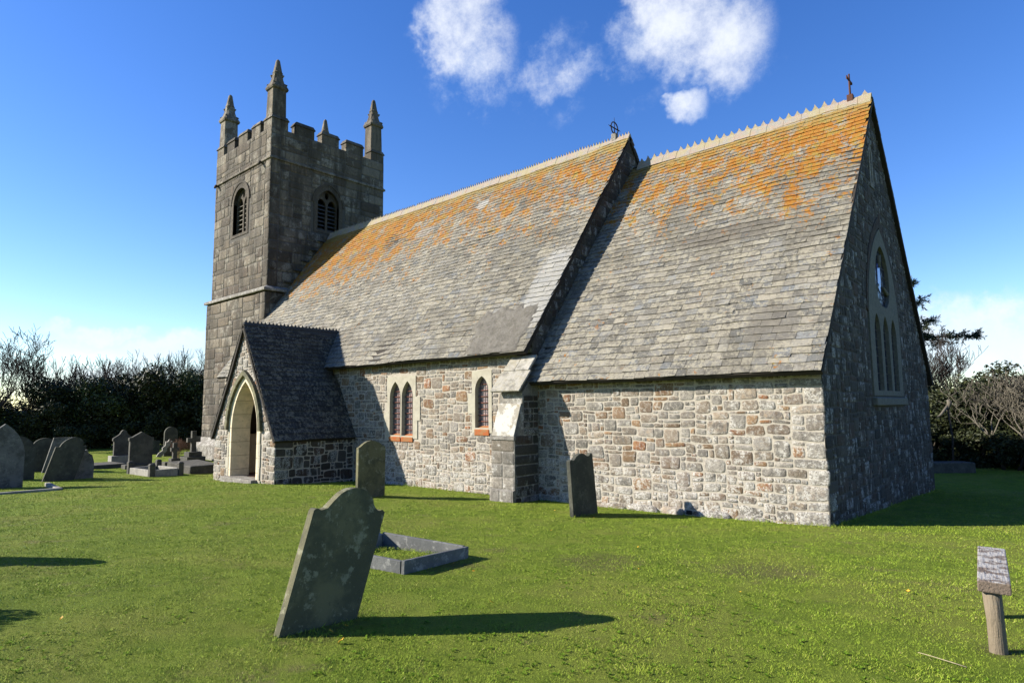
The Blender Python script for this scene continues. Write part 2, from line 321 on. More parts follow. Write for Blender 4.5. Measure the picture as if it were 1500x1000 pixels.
# ------------------------------------------------------------------ helpers
class MB:
    def __init__(s): s.v = []; s.f = []; s.mi = []; s.tn = []; s.sm = []
    def add(s, vs, fs, mi=0, tint=(.5, .5, .5), smooth=False):
        o = len(s.v); s.v.extend([tuple(v) for v in vs]); s.tn.extend([tint]*len(vs))
        for f in fs: s.f.append([i+o for i in f]); s.mi.append(mi); s.sm.append(smooth)
    def box(s, lo, hi, mi=0, tint=(.5, .5, .5), M=None):
        x0, y0, z0 = lo; x1, y1, z1 = hi
        vs = [(x0, y0, z0), (x1, y0, z0), (x1, y1, z0), (x0, y1, z0), (x0, y0, z1), (x1, y0, z1), (x1, y1, z1), (x0, y1, z1)]
        if M: vs = [M(*v) for v in vs]
        s.add(vs, [(0, 3, 2, 1), (4, 5, 6, 7), (0, 1, 5, 4), (1, 2, 6, 5), (2, 3, 7, 6), (3, 0, 4, 7)], mi, tint)
    def hexa(s, vs, mi=0, tint=(.5, .5, .5)):   # 4 bottom + 4 top
        s.add(vs, [(0, 3, 2, 1), (4, 5, 6, 7), (0, 1, 5, 4), (1, 2, 6, 5), (2, 3, 7, 6), (3, 0, 4, 7)], mi, tint)
    def tube(s, pts, rs, n=6, mi=0, tint=(.5, .5, .5), cap=True):
        pts = [Vector(p) for p in pts]; vs = []; fs = []
        for i, p in enumerate(pts):
            d = (pts[min(i+1, len(pts)-1)]-pts[max(i-1, 0)]).normalized()
            a = d.orthogonal().normalized() if i == 0 else (a-d*a.dot(d)).normalized()
            c = d.cross(a)
            for k in range(n):
                t = 2*math.pi*k/n; vs.append(p+(a*math.cos(t)+c*math.sin(t))*rs[i])
        for i in range(len(pts)-1):
            for k in range(n): fs.append((i*n+k, i*n+(k+1) % n, (i+1)*n+(k+1) % n, (i+1)*n+k))
        if cap: fs.append(tuple(range(n-1, -1, -1))); fs.append(tuple(range((len(pts)-1)*n, len(pts)*n)))
        s.add(vs, fs, mi, tint, True)
    def panel(s, outer, holes, M, d0, d1, mi=0, tint=(.5, .5, .5), himi=None):
        """flat polygon with holes in (u,v), thickness from depth d0 (front) to d1 (back); M(u,v,d)->xyz"""
        loops = [outer]+holes
        flat = [p for l in loops for p in l]
        tris = tessellate_polygon([[Vector((p[0], p[1], 0)) for p in l] for l in loops])
        n = len(flat)
        vs = [M(u, v, d0) for u, v in flat]+[M(u, v, d1) for u, v in flat]
        fs = []
        for t in tris:
            fs.append(tuple(t)); fs.append(tuple(i+n for i in reversed(t)))
        s.add(vs, fs, mi, tint)
        o = 0
        for k, l in enumerate(loops):
            fs = []; m = len(l)
            vv = [M(u, v, d0) for u, v in l]+[M(u, v, d1) for u, v in l]
            for i in range(m): fs.append((i, (i+1) % m, m+(i+1) % m, m+i))
            s.add(vv, fs, (himi if himi is not None and k > 0 else mi), tint)
    def build(s, name, mats, parent=None, bevel=0, **kw):
        me = bpy.data.meshes.new(name); me.from_pydata(s.v, [], s.f)
        if isinstance(mats, str): mats = [mats]
        for m in mats: me.materials.append(MATS[m])
        me.polygons.foreach_set('material_index', s.mi); me.polygons.foreach_set('use_smooth', s.sm)
        at = me.attributes.new('tint', 'FLOAT_COLOR', 'POINT')
        at.data.foreach_set('color', np.column_stack([np.array(s.tn, dtype=np.float32).reshape(-1, 3), np.ones(len(s.v), dtype=np.float32)]).ravel())
        me.validate(); me.update()
        ob = bpy.data.objects.new(name, me); COL.objects.link(ob)
        if parent: ob.parent = parent
        if bevel:
            md = ob.modifiers.new('bevel', 'BEVEL'); md.width = bevel; md.segments = 2; md.limit_method = 'ANGLE'; md.angle_limit = R(40)
        tag(ob, **kw)
        return ob
def tag(o, label=None, cat=None, group=None, kind=None):
    if label: o['label'] = label
    if cat: o['category'] = cat
    if group: o['group'] = group
    if kind: o['kind'] = kind
def empty(name, loc=(0, 0, 0), rot=(0, 0, 0), **kw):
    o = bpy.data.objects.new(name, None); COL.objects.link(o); o.location = loc; o.rotation_euler = rot; o.empty_display_size = .2
    tag(o, **kw); return o
def copy_tree(o, parent=None):
    c = o.copy(); COL.objects.link(c); c.parent = parent
    for ch in o.children: copy_tree(ch, c)
    return c
def nz(x, y=0., z=0.): return noise.noise(Vector((x, y, z)))
def rt3(): return (random.random(), random.random(), random.random())

# ground height
GP = np.array([(0,0,0.0),(-2.5,-.5,-.02),(-5.6,-.2,-.1),(-7,-1.0,-.12),(-9,-.3,-.07),(-11.5,-.3,-.18),(-14.4,-2.8,-.05),(-16.4,-3,-.1),(-18.5,-2.8,-.25),(0.2,10.5,-.42),
(3.4,-12,.55),(0,-9,.47),(-3,-7,.33),(3,-7,.5),(2,-3,.25),(-8,-6,.2),(-12,-9,.2),(-15,-8,0.05),(-21,-6,-.15),(-24,-2,-.3),(-30,0,-.3),(-35,-8,-.4),(-30,12,-.4),(-12,14,-.4),
(5,3,0.05),(6,10,-.35),(10,-4,.4),(10,-14,.6),(-2,-16,.6),(-10,-18,.4),(-22,-18,.1),(15,8,-.2)])
_D = np.hypot(GP[:, None, 0]-GP[None, :, 0], GP[:, None, 1]-GP[None, :, 1])
_W = np.linalg.solve(np.exp(-(_D/9.)**2)+1e-2*np.eye(len(GP)), GP[:, 2]+.3)
def gnd(x, y):
    x = np.asarray(x, float); y = np.asarray(y, float)
    d = np.hypot(x[..., None]-GP[:, 0], y[..., None]-GP[:, 1])
    return np.exp(-(d/9.)**2)@_W-.3
def gz(x, y): return float(gnd(x, y))

def np_mesh(name, verts, tris, tint, mats, parent=None, **kw):
    me = bpy.data.meshes.new(name); nv, nf = len(verts), len(tris)
    me.vertices.add(nv); me.vertices.foreach_set('co', np.ascontiguousarray(verts, dtype=np.float32).ravel())
    k = tris.shape[1]
    me.loops.add(nf*k); me.loops.foreach_set('vertex_index', np.ascontiguousarray(tris, dtype=np.int32).ravel())
    me.polygons.add(nf); me.polygons.foreach_set('loop_start', np.arange(nf, dtype=np.int32)*k); me.polygons.foreach_set('loop_total', np.full(nf, k, dtype=np.int32))
    me.materials.append(MATS[mats])
    at = me.attributes.new('tint', 'FLOAT_COLOR', 'POINT'); at.data.foreach_set('color', np.ascontiguousarray(tint, dtype=np.float32).ravel())
    me.update(calc_edges=True); me.validate()
    o = bpy.data.objects.new(name, me); COL.objects.link(o)
    if parent: o.parent = parent
    tag(o, **kw); return o

# ------------------------------------------------------------------ ground
def axis_pts(lo, hi, c0, c1, step):
    a = list(np.arange(c0, c1, step)); v = c1; s = step
    while v < hi: a.append(v); s *= 1.35; v += s
    a.append(hi); v = c0; s = step
    while v > lo: s *= 1.35; v -= s; a.append(max(v, lo))
    return np.array(sorted(set(a)))
gx = axis_pts(-1500, 1500, -34, 10, .35); gy = axis_pts(-1500, 1500, -18, 14, .35)
X, Y = np.meshgrid(gx, gy, indexing='ij')
Z = gnd(X.ravel(), Y.ravel()).reshape(X.shape)
bump = np.array([nz(x*.9, y*.9, 3.)*.02+nz(x*2.3, y*2.3, 9.)*.008 for x, y in zip(X.ravel(), Y.ravel())]).reshape(X.shape)
Z = Z+bump*(np.hypot(X, Y) < 60)
nx_, ny_ = X.shape
idx = np.arange(nx_*ny_).reshape(nx_, ny_)
quads = np.stack([idx[:-1, :-1], idx[1:, :-1], idx[1:, 1:], idx[:-1, 1:]], -1).reshape(-1, 4)
g_ob = np_mesh('ground', np.stack([X, Y, Z], -1).reshape(-1, 3), quads, np.ones((nx_*ny_, 4)), 'lawn', kind='structure')
g_ob.data.polygons.foreach_set('use_smooth', [True]*len(g_ob.data.polygons))

# ------------------------------------------------------------------ stonework
def arch_pts(cx, hw, z0, zs, za, n=8):
    """pointed arch outline: jambs from z0 to spring zs, apex za"""
    L = [(cx-hw, z0), (cx+hw, z0), (cx+hw, zs)]
    h = za-zs; r = (hw*hw+h*h)/(2*hw)
    a1 = math.atan2(h, r-hw) if r > hw else math.pi/2
    right = [(cx+hw-r+r*math.cos(a1*i/n), zs+r*math.sin(a1*i/n)) for i in range(1, n)]
    left = [(2*cx-x, z) for x, z in reversed(right)]
    return L+right+[(cx, za)]+left+[(cx-hw, zs)]
def inpoly(u, v, P):
    c = False; j = len(P)-1
    for i in range(len(P)):
        if (P[i][1] > v) != (P[j][1] > v) and u < (P[j][0]-P[i][0])*(v-P[i][1])/(P[j][1]-P[i][1])+P[i][0]: c = not c
        j = i
    return c
def one_stone(mb, M, u0, u1, v0, v1, gap, dep, ex, mi, warp, seed, tint, np_=16, edge=(0, 0)):
    gap = min(gap, .14*min(u1-u0, v1-v0)); cu, cv = (u0+u1)/2, (v0+v1)/2; hu, hv = (u1-u0)/2-gap, (v1-v0)/2-gap
    if ex < 6: ex = random.uniform(3.6, 8.)
    lop = [random.uniform(-.34, .10)*min(hu, hv) for _ in range(4)] if ex < 6 else [0.]*4
    ring = []
    for k in range(np_):
        t = 2*math.pi*(k+.5)/np_; c, s = math.cos(t), math.sin(t)
        x = math.copysign(abs(c)**(2/ex), c)*hu; y = math.copysign(abs(s)**(2/ex), s)*hv
        q = (0 if x > 0 else 1) if y > 0 else (2 if x < 0 else 3)
        x += lop[q]*.6; y += lop[(q+1) % 4]*.6
        x += nz((cu+x)*9, (cv+y)*9, seed)*gap*.9; y += nz((cu+x)*9, (cv+y)*9, seed+5)*gap*.9
        ring.append((x, y))
    def W(x, y):
        u, v = cu+x, cv+y
        return (u+warp*nz(u*1.7, v*1.7, seed+11), v+warp*nz(u*1.7, v*1.7, seed+23)*.8)
    vs = []; m = min(hu, hv); dj = dep*random.uniform(.55, 1.15)
    for ins, d in ((0, -.012), (min(.012, m*.15)*1., dj*.62), (m*.32, dj*.95)):
        for x, y in ring:
            fx = max(0., 1-ins/hu); fy = max(0., 1-ins/hv)
            u, v = W(x*fx, y*fy); vs.append(M(u, v, d+(random.uniform(-.12, .12)*dep if d > dj*.7 else 0)))
    u, v = W(0, 0); vs.append(M(u, v, dj*random.uniform(.85, 1.15)))
    fs = []
    for r_ in range(2):
        for k in range(np_): fs.append((r_*np_+k, r_*np_+(k+1) % np_, (r_+1)*np_+(k+1) % np_, (r_+1)*np_+k))
    for k in range(np_): fs.append((2*np_+k, 2*np_+(k+1) % np_, 3*np_))
    mb.add(vs, fs, mi, tint, True)
def lay(mb, M, region, ur, vr, cu, cv, sizes, gap=.006, dep=.013, ex=4., mi=1, warp=.05, seed=1., flip=False, tintf=None, quoins=(), np_=16):
    """pack rectangles of several sizes over the cells of a region and set one rounded stone in each"""
    nu, nv = int(round((ur[1]-ur[0])/cu)), int(round((vr[1]-vr[0])/cv)); cu = (ur[1]-ur[0])/nu; cv = (vr[1]-vr[0])/nv
    free = [[region(ur[0]+(i+.5)*cu, vr[0]+(j+.5)*cv) for j in range(nv)] for i in range(nu)]
    vb = [vr[0]+j*cv+(nz(j*3.1, seed, .5)*cv*.3 if 0 < j < nv else 0) for j in range(nv+1)]
    def put(i, j, a, c, e=ex, d=dep):
        for x in range(i, i+a):
            for y in range(j, j+c): free[x][y] = False
        u0, u1 = ur[0]+i*cu, ur[0]+(i+a)*cu
        if i == 0 and 0 in quoins: u0 -= dep*.8
        if i+a == nu and 1 in quoins: u1 += dep*.8
        t = rt3()
        if tintf: t = tintf((u0+u1)/2, (vb[j]+vb[j+c])/2, t)
        one_stone(mb, M, u0, u1, vb[j], vb[j+c], gap, d, e, mi, warp, seed, t, np_)
    def ok(i, j, a, c): return i+a <= nu and j+c <= nv and all(free[x][y] for x in range(i, i+a) for y in range(j, j+c))
    for side in quoins:
        j = 0; alt = 0
        while j < nv:
            c = random.choice((2, 3)); a = max(2, int((.62 if alt else .38)/cu)); alt ^= 1
            c = min(c, nv-j); i = 0 if side == 0 else nu-a
            if ok(i, j, a, c): put(i, j, a, c, 7)
            j += c
    for (a, c, prob) in sizes:
        cells = [(i, j) for i in range(nu) for j in range(nv)]; random.shuffle(cells)
        if prob >= 1: cells.sort(key=lambda q: (q[1], q[0]))
        for i, j in cells:
            if random.random() < prob and ok(i, j, a, c): put(i, j, a, c)
RS = [(4, 3, .012), (3, 3, .03), (4, 2, .05), (3, 2, .22), (2, 2, .40), (4, 1, .04), (3, 1, .25), (2, 1, .8), (1, 2, .5), (1, 1, 1)]
AS = [(5, 2, .12), (4, 2, .4), (3, 2, .6), (5, 1, .2), (2, 2, .7), (4, 1, .5), (3, 1, 1), (2, 1, 1), (1, 2, 1), (1, 1, 1)]

church = empty('church', (-12, 5, 0), label='old rubble stone parish church with square pinnacled tower, porch and orange lichened slate roofs', cat='church')
church.location = (0, 0, 0)
# frames (u,v,d): d is outwards from the wall
SW = lambda u, v, d: (u, -d, v)                # south walls y=0, u=x
HC, RC, WC = 2.70, 9.70, 10.32; YM = 5.16      # chancel eave / ridge / width
EV = .36
HN, RN, YN = 3.47, 10.63, 4.94
XN, XT = -6.72, -24.0
KC = (RC-HC)/(YM+EV); KN = (RN-HN)/(YN+EV)
def zc(y): return HC+KC*(min(y, 2*YM-y)+EV)
def zn(y): return HN+KN*(min(y, 2*YN-y)+EV)

TW1 = [arch_pts(-12.17, .265, 1.30, 2.42, 2.92), arch_pts(-11.59, .265, 1.30, 2.42, 2.92)]
TWS = [(-12.56, 1.22), (-11.12, 1.22), (-11.12, 1.75), (-11.0, 1.75), (-11.0, 2.45), (-11.2, 2.45), (-11.2, 3.07), (-12.56, 3.07), (-12.56, 2.0), (-12.72, 2.0), (-12.72, 1.5), (-12.56, 1.5)]
SGL = arch_pts(-8.47, .25, 1.58, 2.56, 2.95)
SGS = [(-8.84, 1.45), (-8.1, 1.45), (-8.1, 3.10), (-8.84, 3.10), (-8.84, 2.5), (-9.0, 2.5), (-9.0, 1.95), (-8.84, 1.95)]
def rect(u0, u1, v0, v1): return [(u0, v0), (u1, v0), (u1, v1), (u0, v1)]
def bottom_white(u, v, t): return (t[0], t[1], min(1., t[2]*.7+(.75 if v < .85 else 0)+(.35 if u > -2.5 else 0)))

# --- nave walls
mb = MB()
mb.panel(rect(XT, XN-.02, -.6, HN+.3), [TWS, SGS], SW, 0, -.7, 0, himi=0)
M_n = lambda u, v, d: (u, 9.88+d, v)
mb.panel(rect(XT, XN-.02, -.6, HN+.3), [], M_n, 0, -.7, 0)
GE = lambda u, v, d: (XN+d, u, v)
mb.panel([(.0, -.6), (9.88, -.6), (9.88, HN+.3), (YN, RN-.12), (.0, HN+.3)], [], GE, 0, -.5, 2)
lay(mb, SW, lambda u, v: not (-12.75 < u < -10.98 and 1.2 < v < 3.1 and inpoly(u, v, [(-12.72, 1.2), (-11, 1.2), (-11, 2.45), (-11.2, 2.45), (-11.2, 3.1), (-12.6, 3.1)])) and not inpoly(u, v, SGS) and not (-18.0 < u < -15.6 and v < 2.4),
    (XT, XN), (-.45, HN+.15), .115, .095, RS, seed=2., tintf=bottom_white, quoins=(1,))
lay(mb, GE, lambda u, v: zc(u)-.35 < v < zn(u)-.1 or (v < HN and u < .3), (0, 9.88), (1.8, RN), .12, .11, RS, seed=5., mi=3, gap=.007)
nave = mb.build('nave_wall', ['mortar', 'rubble_stone', 'dark_mortar', 'shaded_east_stone'], church)
# --- chancel walls
EW_O = [(3.62, 2.30)]+[(6.70, 2.30)]+arch_pts(5.16, 1.54, 2.3, 3.95, 6.34, 10)[2:]
mb = MB()
mb.panel(rect(XN, -.02, -.6, HC+.25), [], SW, 0, -.6, 0)
mb.panel(rect(XN, -.02, -.9, HC+.25), [], lambda u, v, d: (u, WC+d, v), 0, -.6, 0)
EG = lambda u, v, d: (d, u, v)
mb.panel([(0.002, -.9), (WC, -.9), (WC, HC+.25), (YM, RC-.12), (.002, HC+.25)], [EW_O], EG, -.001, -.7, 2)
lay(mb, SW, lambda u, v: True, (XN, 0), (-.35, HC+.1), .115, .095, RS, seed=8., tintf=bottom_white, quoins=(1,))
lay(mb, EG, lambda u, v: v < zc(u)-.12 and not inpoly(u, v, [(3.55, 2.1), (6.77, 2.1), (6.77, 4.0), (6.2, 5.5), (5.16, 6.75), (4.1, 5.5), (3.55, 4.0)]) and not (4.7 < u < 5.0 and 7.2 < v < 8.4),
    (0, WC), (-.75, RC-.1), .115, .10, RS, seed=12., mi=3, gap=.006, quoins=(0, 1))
chancel = mb.build('chancel_wall', ['mortar', 'rubble_stone', 'dark_mortar', 'shaded_east_stone'], church)
mb = MB(); mb.box((-6.5, .0, -.4), (-.02, .0-.0, -.4)); 
# drain hole and projecting footing stones along the foot of the chancel wall
mb = MB()
for i, (x0, x1, zt, pr_) in enumerate([(-5.0, -4.1, .02, .10), (-4.08, -3.3, .06, .13), (-3.28, -2.75, .08, .14), (-2.5, -1.75, .09, .13), (-1.73, -1.0, .06, .12), (-.98, -.4, .04, .13)]):
    one_stone(mb, SW, x0, x1, -.5, zt, .012, pr_, 6, 0, .02, i+.3, (random.random(), random.random(), .9))
mb.build('footing', ['rubble_stone'], church)
mb = MB(); mb.box((-2.70, -.035, -.05), (-2.58, -.005, .03)); mb.build('drain_hole', 'drain', church, bevel=.01)

# --- windows of the south wall
def lead_grid(mb, poly, M, d, step_u, step_v, wdt=.008, mi=0):
    us = [p[0] for p in poly]; vs = [p[1] for p in poly]
    def spans(fix, horiz):
        xs = []
        for i in range(len(poly)):
            a, c = poly[i], poly[(i+1) % len(poly)]
            k = 1 if horiz else 0; o = 0 if horiz else 1
            if (a[k] > fix) != (c[k] > fix): xs.append(a[o]+(c[o]-a[o])*(fix-a[k])/(c[k]-a[k]))
        xs.sort(); return list(zip(xs[::2], xs[1::2]))
    v = min(vs)+step_v
    while v < max(vs)-.02:
        for x0, x1 in spans(v, True): mb.box((x0, v-wdt/2, d), (x1, v+wdt/2, d+wdt), mi, M=M)
        v += step_v
    u = min(us)+step_u
    while u < max(us)-.01:
        for y0, y1 in spans(u, False): mb.box((u-wdt/2, y0, d-.001), (u+wdt/2, y1, d+wdt-.001), mi, M=M)
        u += step_u
def south_window(name, surround, lights, sills, label):
    mb = MB(); mb.panel(surround, lights, SW, .024, -.26, 0)
    win = mb.build(name, 'limestone', church, bevel=.012)
    for L in lights:
        cx = sum(p[0] for p in L)/len(L)
        m = MB(); m.panel(L, [], SW, -.12, -.135, 0); m.build('pane', 'leaded_glass', win)
        m = MB(); lead_grid(m, L, SW, -.119, .083, .105, .009); m.build('leading', 'lead_and_shaded_louvre', win)
        m = MB(); z0 = min(p[1] for p in L)
        for k in range(1, 9):
            z = z0+k*.165
            hw = .25 if z < 2.55 else .25*(1-(z-2.5)/.5)
            if hw > .04: m = MB(); m.tube([SW(cx-hw, z, -.092), SW(cx+hw, z, -.092)], [.010, .010], 6); m.build('saddle_bar', 'saddle_bar', win)
    for (a, c, z0, z1) in sills:
        m = MB(); m.hexa([SW(a, z0, -.2), SW(c, z0, -.2), SW(c, z0, .035), SW(a, z0, .035), SW(a, z1+.09, -.2), SW(c, z1+.09, -.2), SW(c, z1-.06, .045), SW(a, z1-.06, .045)])
        m.build('sill', 'orange_sill', win, bevel=.01)
    return win
south_window('twin_lancet_window', TWS, TW1, [(-12.45, -11.9, 1.12, 1.31), (-11.86, -11.32, 1.12, 1.31)], None)
south_window('lancet_window', SGS, [SGL], [(-8.74, -8.2, 1.38, 1.59)], None)

# --- east window
lights = [arch_pts(c, .29, 2.42, 3.72, 4.2) for c in (4.32, 5.16, 6.0)]
def vesica(cy, hw, z0, zm, z1):
    a = arch_pts(cy, hw, zm, zm+.01, z1, 8)[2:]; bt = arch_pts(cy, hw, -zm, -zm+.01, -z0, 8)[2:]
    return [p for p in a]+[(x, -z) for x, z in reversed(bt)]
VES = vesica(5.16, .70, 4.42, 5.02, 5.92)
mb = MB(); mb.panel(EW_O, lights+[VES], EG, .03, -.32, 0)
ew = mb.build('east_window', 'shaded_limestone', church, bevel=.02)
for i, L in enumerate(lights+[VES]):
    m = MB(); m.panel(L, [], EG, -.05, -.065, 0); m.build('pane', 'stained_glass', ew)
    m = MB(); lead_grid(m, L, EG, -.049, .16, .2, .01); m.build('leading', 'lead_and_shaded_louvre', ew)
m = MB(); m.panel([(4.98, 4.9), (5.2, 4.78), (5.3, 5.1), (5.24, 5.55), (5.02, 5.45)], [], EG, -.034, -.046, 0); m.build('blue_pane', 'blue_glass', ew)
# tracery bars of the upper opening
m = MB()
for a in (30, 150, 270):
    c0 = (5.16+.42*math.cos(R(a)), 5.1+.42*math.sin(R(a)))
    m = MB(); m.tube([EG(5.16+.30*math.cos(R(a+60)), 5.1+.30*math.sin(R(a+60)), -.02), EG(5.16+.68*math.cos(R(a+60)), 5.1+.6*math.sin(R(a+60)), -.02)], [.03, .06], 6); m.build('tracery_bar', 'shaded_limestone', ew)

m = MB(); m.hexa([EG(3.55, 2.08, -.2), EG(6.77, 2.08, -.2), EG(6.77, 2.08, .10), EG(3.55, 2.08, .10), EG(3.55, 2.34, -.2), EG(6.77, 2.34, -.2), EG(6.77, 2.25, .10), EG(3.55, 2.25, .10)]); m.build('sill', 'shaded_limestone', ew, bevel=.02)
m = MB(); oa = arch_pts(5.16, 1.66, 3.9, 4.0, 6.66, 16)[2:-1]; ia = arch_pts(5.16, 1.55, 3.9, 3.96, 6.36, 16)[2:-1]
for k in range(len(oa)-1):
    q = [ia[k], ia[k+1], oa[k+1], oa[k]]; cx = sum(p[0] for p in q)/4; cz = sum(p[1] for p in q)/4
    q = [(cx+(x-cx)*.9, cz+(z-cz)*.93) for x, z in q]
    m.hexa([EG(x, z, -.02) for x, z in q]+[EG(x, z, .026) for x, z in q], 0, (.93, random.random()*.6, .1))
m.build('relieving_arch', 'shaded_east_stone', church, bevel=.008)
m = MB(); m.panel(arch_pts(4.82, .17, 7.3, 8.15, 8.4), [arch_pts(4.82, .055, 7.42, 8.1, 8.28)], EG, .025, -.2, 0); sv = m.build('slit_vent', 'granite', church, bevel=.01)
m = MB(); m.panel(arch_pts(4.82, .07, 7.42, 8.1, 8.3), [], EG, -.12, -.13, 0); m.build('slit_opening', 'drain', sv)

# --- roofs
def slates(mb, O, U, V, N, lu, lv, e0, e1, w0, w1, clip=None, seed=0., tf=None, back=False, sag=.05):
    O, U, V, N = map(Vector, (O, U, V, N))
    v = 0.; rows = []
    while v < lv:
        e = e0+(e1-e0)*v/lv; rows.append((v, e)); v += e
    def P(u, v, d): return O+U*u+V*v+N*(d+sag*nz(u*.5, v*.5, seed)+.012*nz(u*1.9, v*1.9, seed+4))
    for v, e in rows:
        u = -random.uniform(0, w0)
        while u < lu:
            wd = random.uniform(w0, w1)*(1-.25*v/lv); a, c = max(u, 0.)+.003, min(u+wd, lu)-.003; u += wd
            if c-a < .05: continue
            if clip and not clip(O+U*((a+c)/2)+V*(v+e*.5)): continue
            tj = random.uniform(-.014, .014)-(random.uniform(.03, .08) if v > .3 and random.random() < .012 else 0); lift = .017+random.uniform(0, .010); th = random.uniform(.009, .015)
            va, vc = v+tj+random.uniform(-.010, .010), v+tj+random.uniform(-.010, .010); vt = min(v+e*1.45, lv)
            sk = random.uniform(-.008, .008)
            l2 = lift+random.uniform(-.006, .006)
            vs = [P(a, va, lift), P(c, vc, l2), P(c+sk*.3, vt, 0), P(a+sk*.3, vt, 0), P(a, va, lift+th), P(c, vc, l2+th), P(c+sk*.3, vt, .006), P(a+sk*.3, vt, .006)]
            t = rt3()
            if tf: t = tf((a+c)/2, v, t)
            mb.add(vs, [(4, 5, 6, 7), (0, 1, 5, 4), (1, 2, 6, 5), (3, 0, 4, 7), (3, 2, 1, 0)], 1, t)
def slope_vecs(k, s=1): 
    L = math.hypot(1, k); return (0, s/L, k/L), (0, -s*k/L, 1/L), L
def roof(name, x0, x1, y_e, z_e, y_r, z_r, matn, seed, e, wd, tf=None, clip=None):
    k = (z_r-z_e)/(y_r-y_e); V, N, L = slope_vecs(k); lv = (y_r-y_e)*L
    mb = MB()
    for s in (1, -1):
        ye = y_e if s > 0 else 2*y_r-y_e; Vs = (0, V[1]*s, V[2]); Ns = (0, N[1]*s, N[2])
        # boarding under the slates
        q = [(x0, ye, z_e), (x1, ye, z_e), (x1, y_r, z_r), (x0, y_r, z_r)]
        dn = Vector(Ns)*-.09; qq = [Vector(p)-Vector(Ns)*.012 for p in q]
        mb.hexa([p+dn for p in qq]+qq, 0)
        O = (x0, ye, z_e); 
        slates(mb, O, (1, 0, 0), Vs, Ns, x1-x0, lv-.05, e[0], e[1], wd[0], wd[1], seed=seed+s, tf=tf if s > 0 else None, clip=clip if s > 0 else None)
    return mb.build(name, ['timber', matn], church)
def nave_tint(u, v, t):
    if v < 1.4 and u < 8.5 and nz(u*.6, v*.9, 41.) > -.05: return (.95 if t[0] > .35 else .02, t[1]*.6, t[2]*.4)
    return t
nroof = roof('nave_roof', XT, XN+.06, -EV, HN, YN, RN, 'nave_slate', 3., (.195, .155), (.20, .42), nave_tint)
def cem_h(u, z):   # a coat of cement brushed over the slates near the eaves, feathering out at its edges
    l = u+8.95+.22*nz(u*2.2, z*2.2, 77.)+.16*nz(u*7, z*7, 7.)-(.2 if z < 4.2 else 0); t = 4.75+.2*nz(u*2.6, 3.3, 5.)+.13*nz(u*8, z*8, 5.)-z; r_ = -6.92+.1*nz(z*3, 1., 2.)+.1*nz(u*8, z*8, 1.)-u
    return max(-.02, min(.052, min(l, t, r_)*.45+.012))+.010*nz(u*3, z*3, 8.)+.006*nz(u*11, z*11, 2.)
mb = MB(); gu = np.arange(-9.4, -6.7, .045); gq = np.arange(HN+.01, 5.05, .045); L_ = math.hypot(1, KN)
vs = []
for u in gu:
    for z in gq:
        h = cem_h(u, z); vs.append((u, -EV+(z-HN)/KN-h*KN/L_, z+h/L_))
nq = len(gq); mb.add(vs, [(i*nq+j, (i+1)*nq+j, (i+1)*nq+j+1, i*nq+j+1) for i in range(len(gu)-1) for j in range(nq-1) if max(cem_h(gu[i], gq[j]), cem_h(gu[i+1], gq[j+1])) > -.012], 0, (.5, .5, .5), True)
mb.build('cement_patch', 'cement', nroof)
croof = roof('chancel_roof', XN-.02, .10, -EV, HC, YM, RC, 'chancel_slate', 9., (.195, .16), (.20, .42))
def crest(name, x0, x1, y, z, tile, pitch, th, tw, m, parent, cap=.17, skip=None):
    mb = MB(); x = x0
    while x < x1-.05:
        xe = min(x+tile, x1); dz = random.uniform(-.012, .012); t = rt3(); a, c = x+.004, xe-.004
        prof = [(-cap, -cap*1.25), (-cap*.55, -.05), (-.045, .03), (-.02, .065), (.02, .065), (.045, .03), (cap*.55, -.05), (cap, -cap*1.25)]
        vs = [(a, y+p, z+q+dz) for p, q in prof]+[(c, y+p, z+q+dz) for p, q in prof]; n = len(prof)
        mb.add(vs, [(i, i+1, n+i+1, n+i) for i in range(n-1)]+[tuple(range(n-1, -1, -1)), tuple(range(n, 2*n))], 0, t)
        k = max(1, int(round((xe-x)/pitch)))
        for i in range(k):
            xc = x+(i+.5)*(xe-x)/k; h = th*random.uniform(.82, 1.1)
            if random.random() < .04 or (skip and skip(xc)): h *= .25
            zb = z+.055+dz; l = random.uniform(-.012, .012)
            o = [(-tw/2, 0), (tw/2, 0), (tw*.16, h*.6), (l, h), (-tw*.16, h*.6)]
            vs = [(xc+p, y-.022, zb+q) for p, q in o]+[(xc+p, y+.022, zb+q) for p, q in o]
            mb.add(vs, [(4, 3, 2, 1, 0), (5, 6, 7, 8, 9)]+[(i, (i+1) % 5, 5+(i+1) % 5, 5+i) for i in range(5)], 0, t)
        x = xe
    return mb.build(name, m, parent)
crest('crested_ridge', XN+.2, .08, YM, RC+.03, .45, .205, .15, .17, 'ridge_tile', croof, skip=lambda x: -.6 < x < -.28)
crest('crested_ridge', XT+.02, XN+.05, YN, RN+.03, .45, .112, .11, .075, 'ridge_tile', nroof)

# --- iron crosses on the gables
m = MB(); z0 = RC+.05
m.box((-.47, YM-.07, z0-.05), (-.33, YM+.07, z0+.16))
m.tube([(-.40, YM, z0+.1), (-.40, YM, z0+.72)], [.028, .022], 8)
m.tube([(-.40, YM-.21, z0+.55), (-.40, YM+.21, z0+.55)], [.024, .024], 8)
for s in (-1, 1): m.tube([(-.40, YM+s*.2, z0+.52), (-.40, YM+s*.235, z0+.60)], [.03, .012], 6)
m.build('gable_cross', 'rusty_iron', church, bevel=.004)
xc, zc_ = -7.25, RN+.46
m = MB(); m.box((xc-.09, YN-.08, RN), (xc+.09, YN+.08, RN+.27)); blk = m.build('cross_block', 'granite', church, bevel=.02)
m = MB(); rr = .20
m.tube([(xc, YN+rr*math.cos(2*math.pi*i/24), zc_+rr*math.sin(2*math.pi*i/24)) for i in range(25)], [.02]*25, 6)
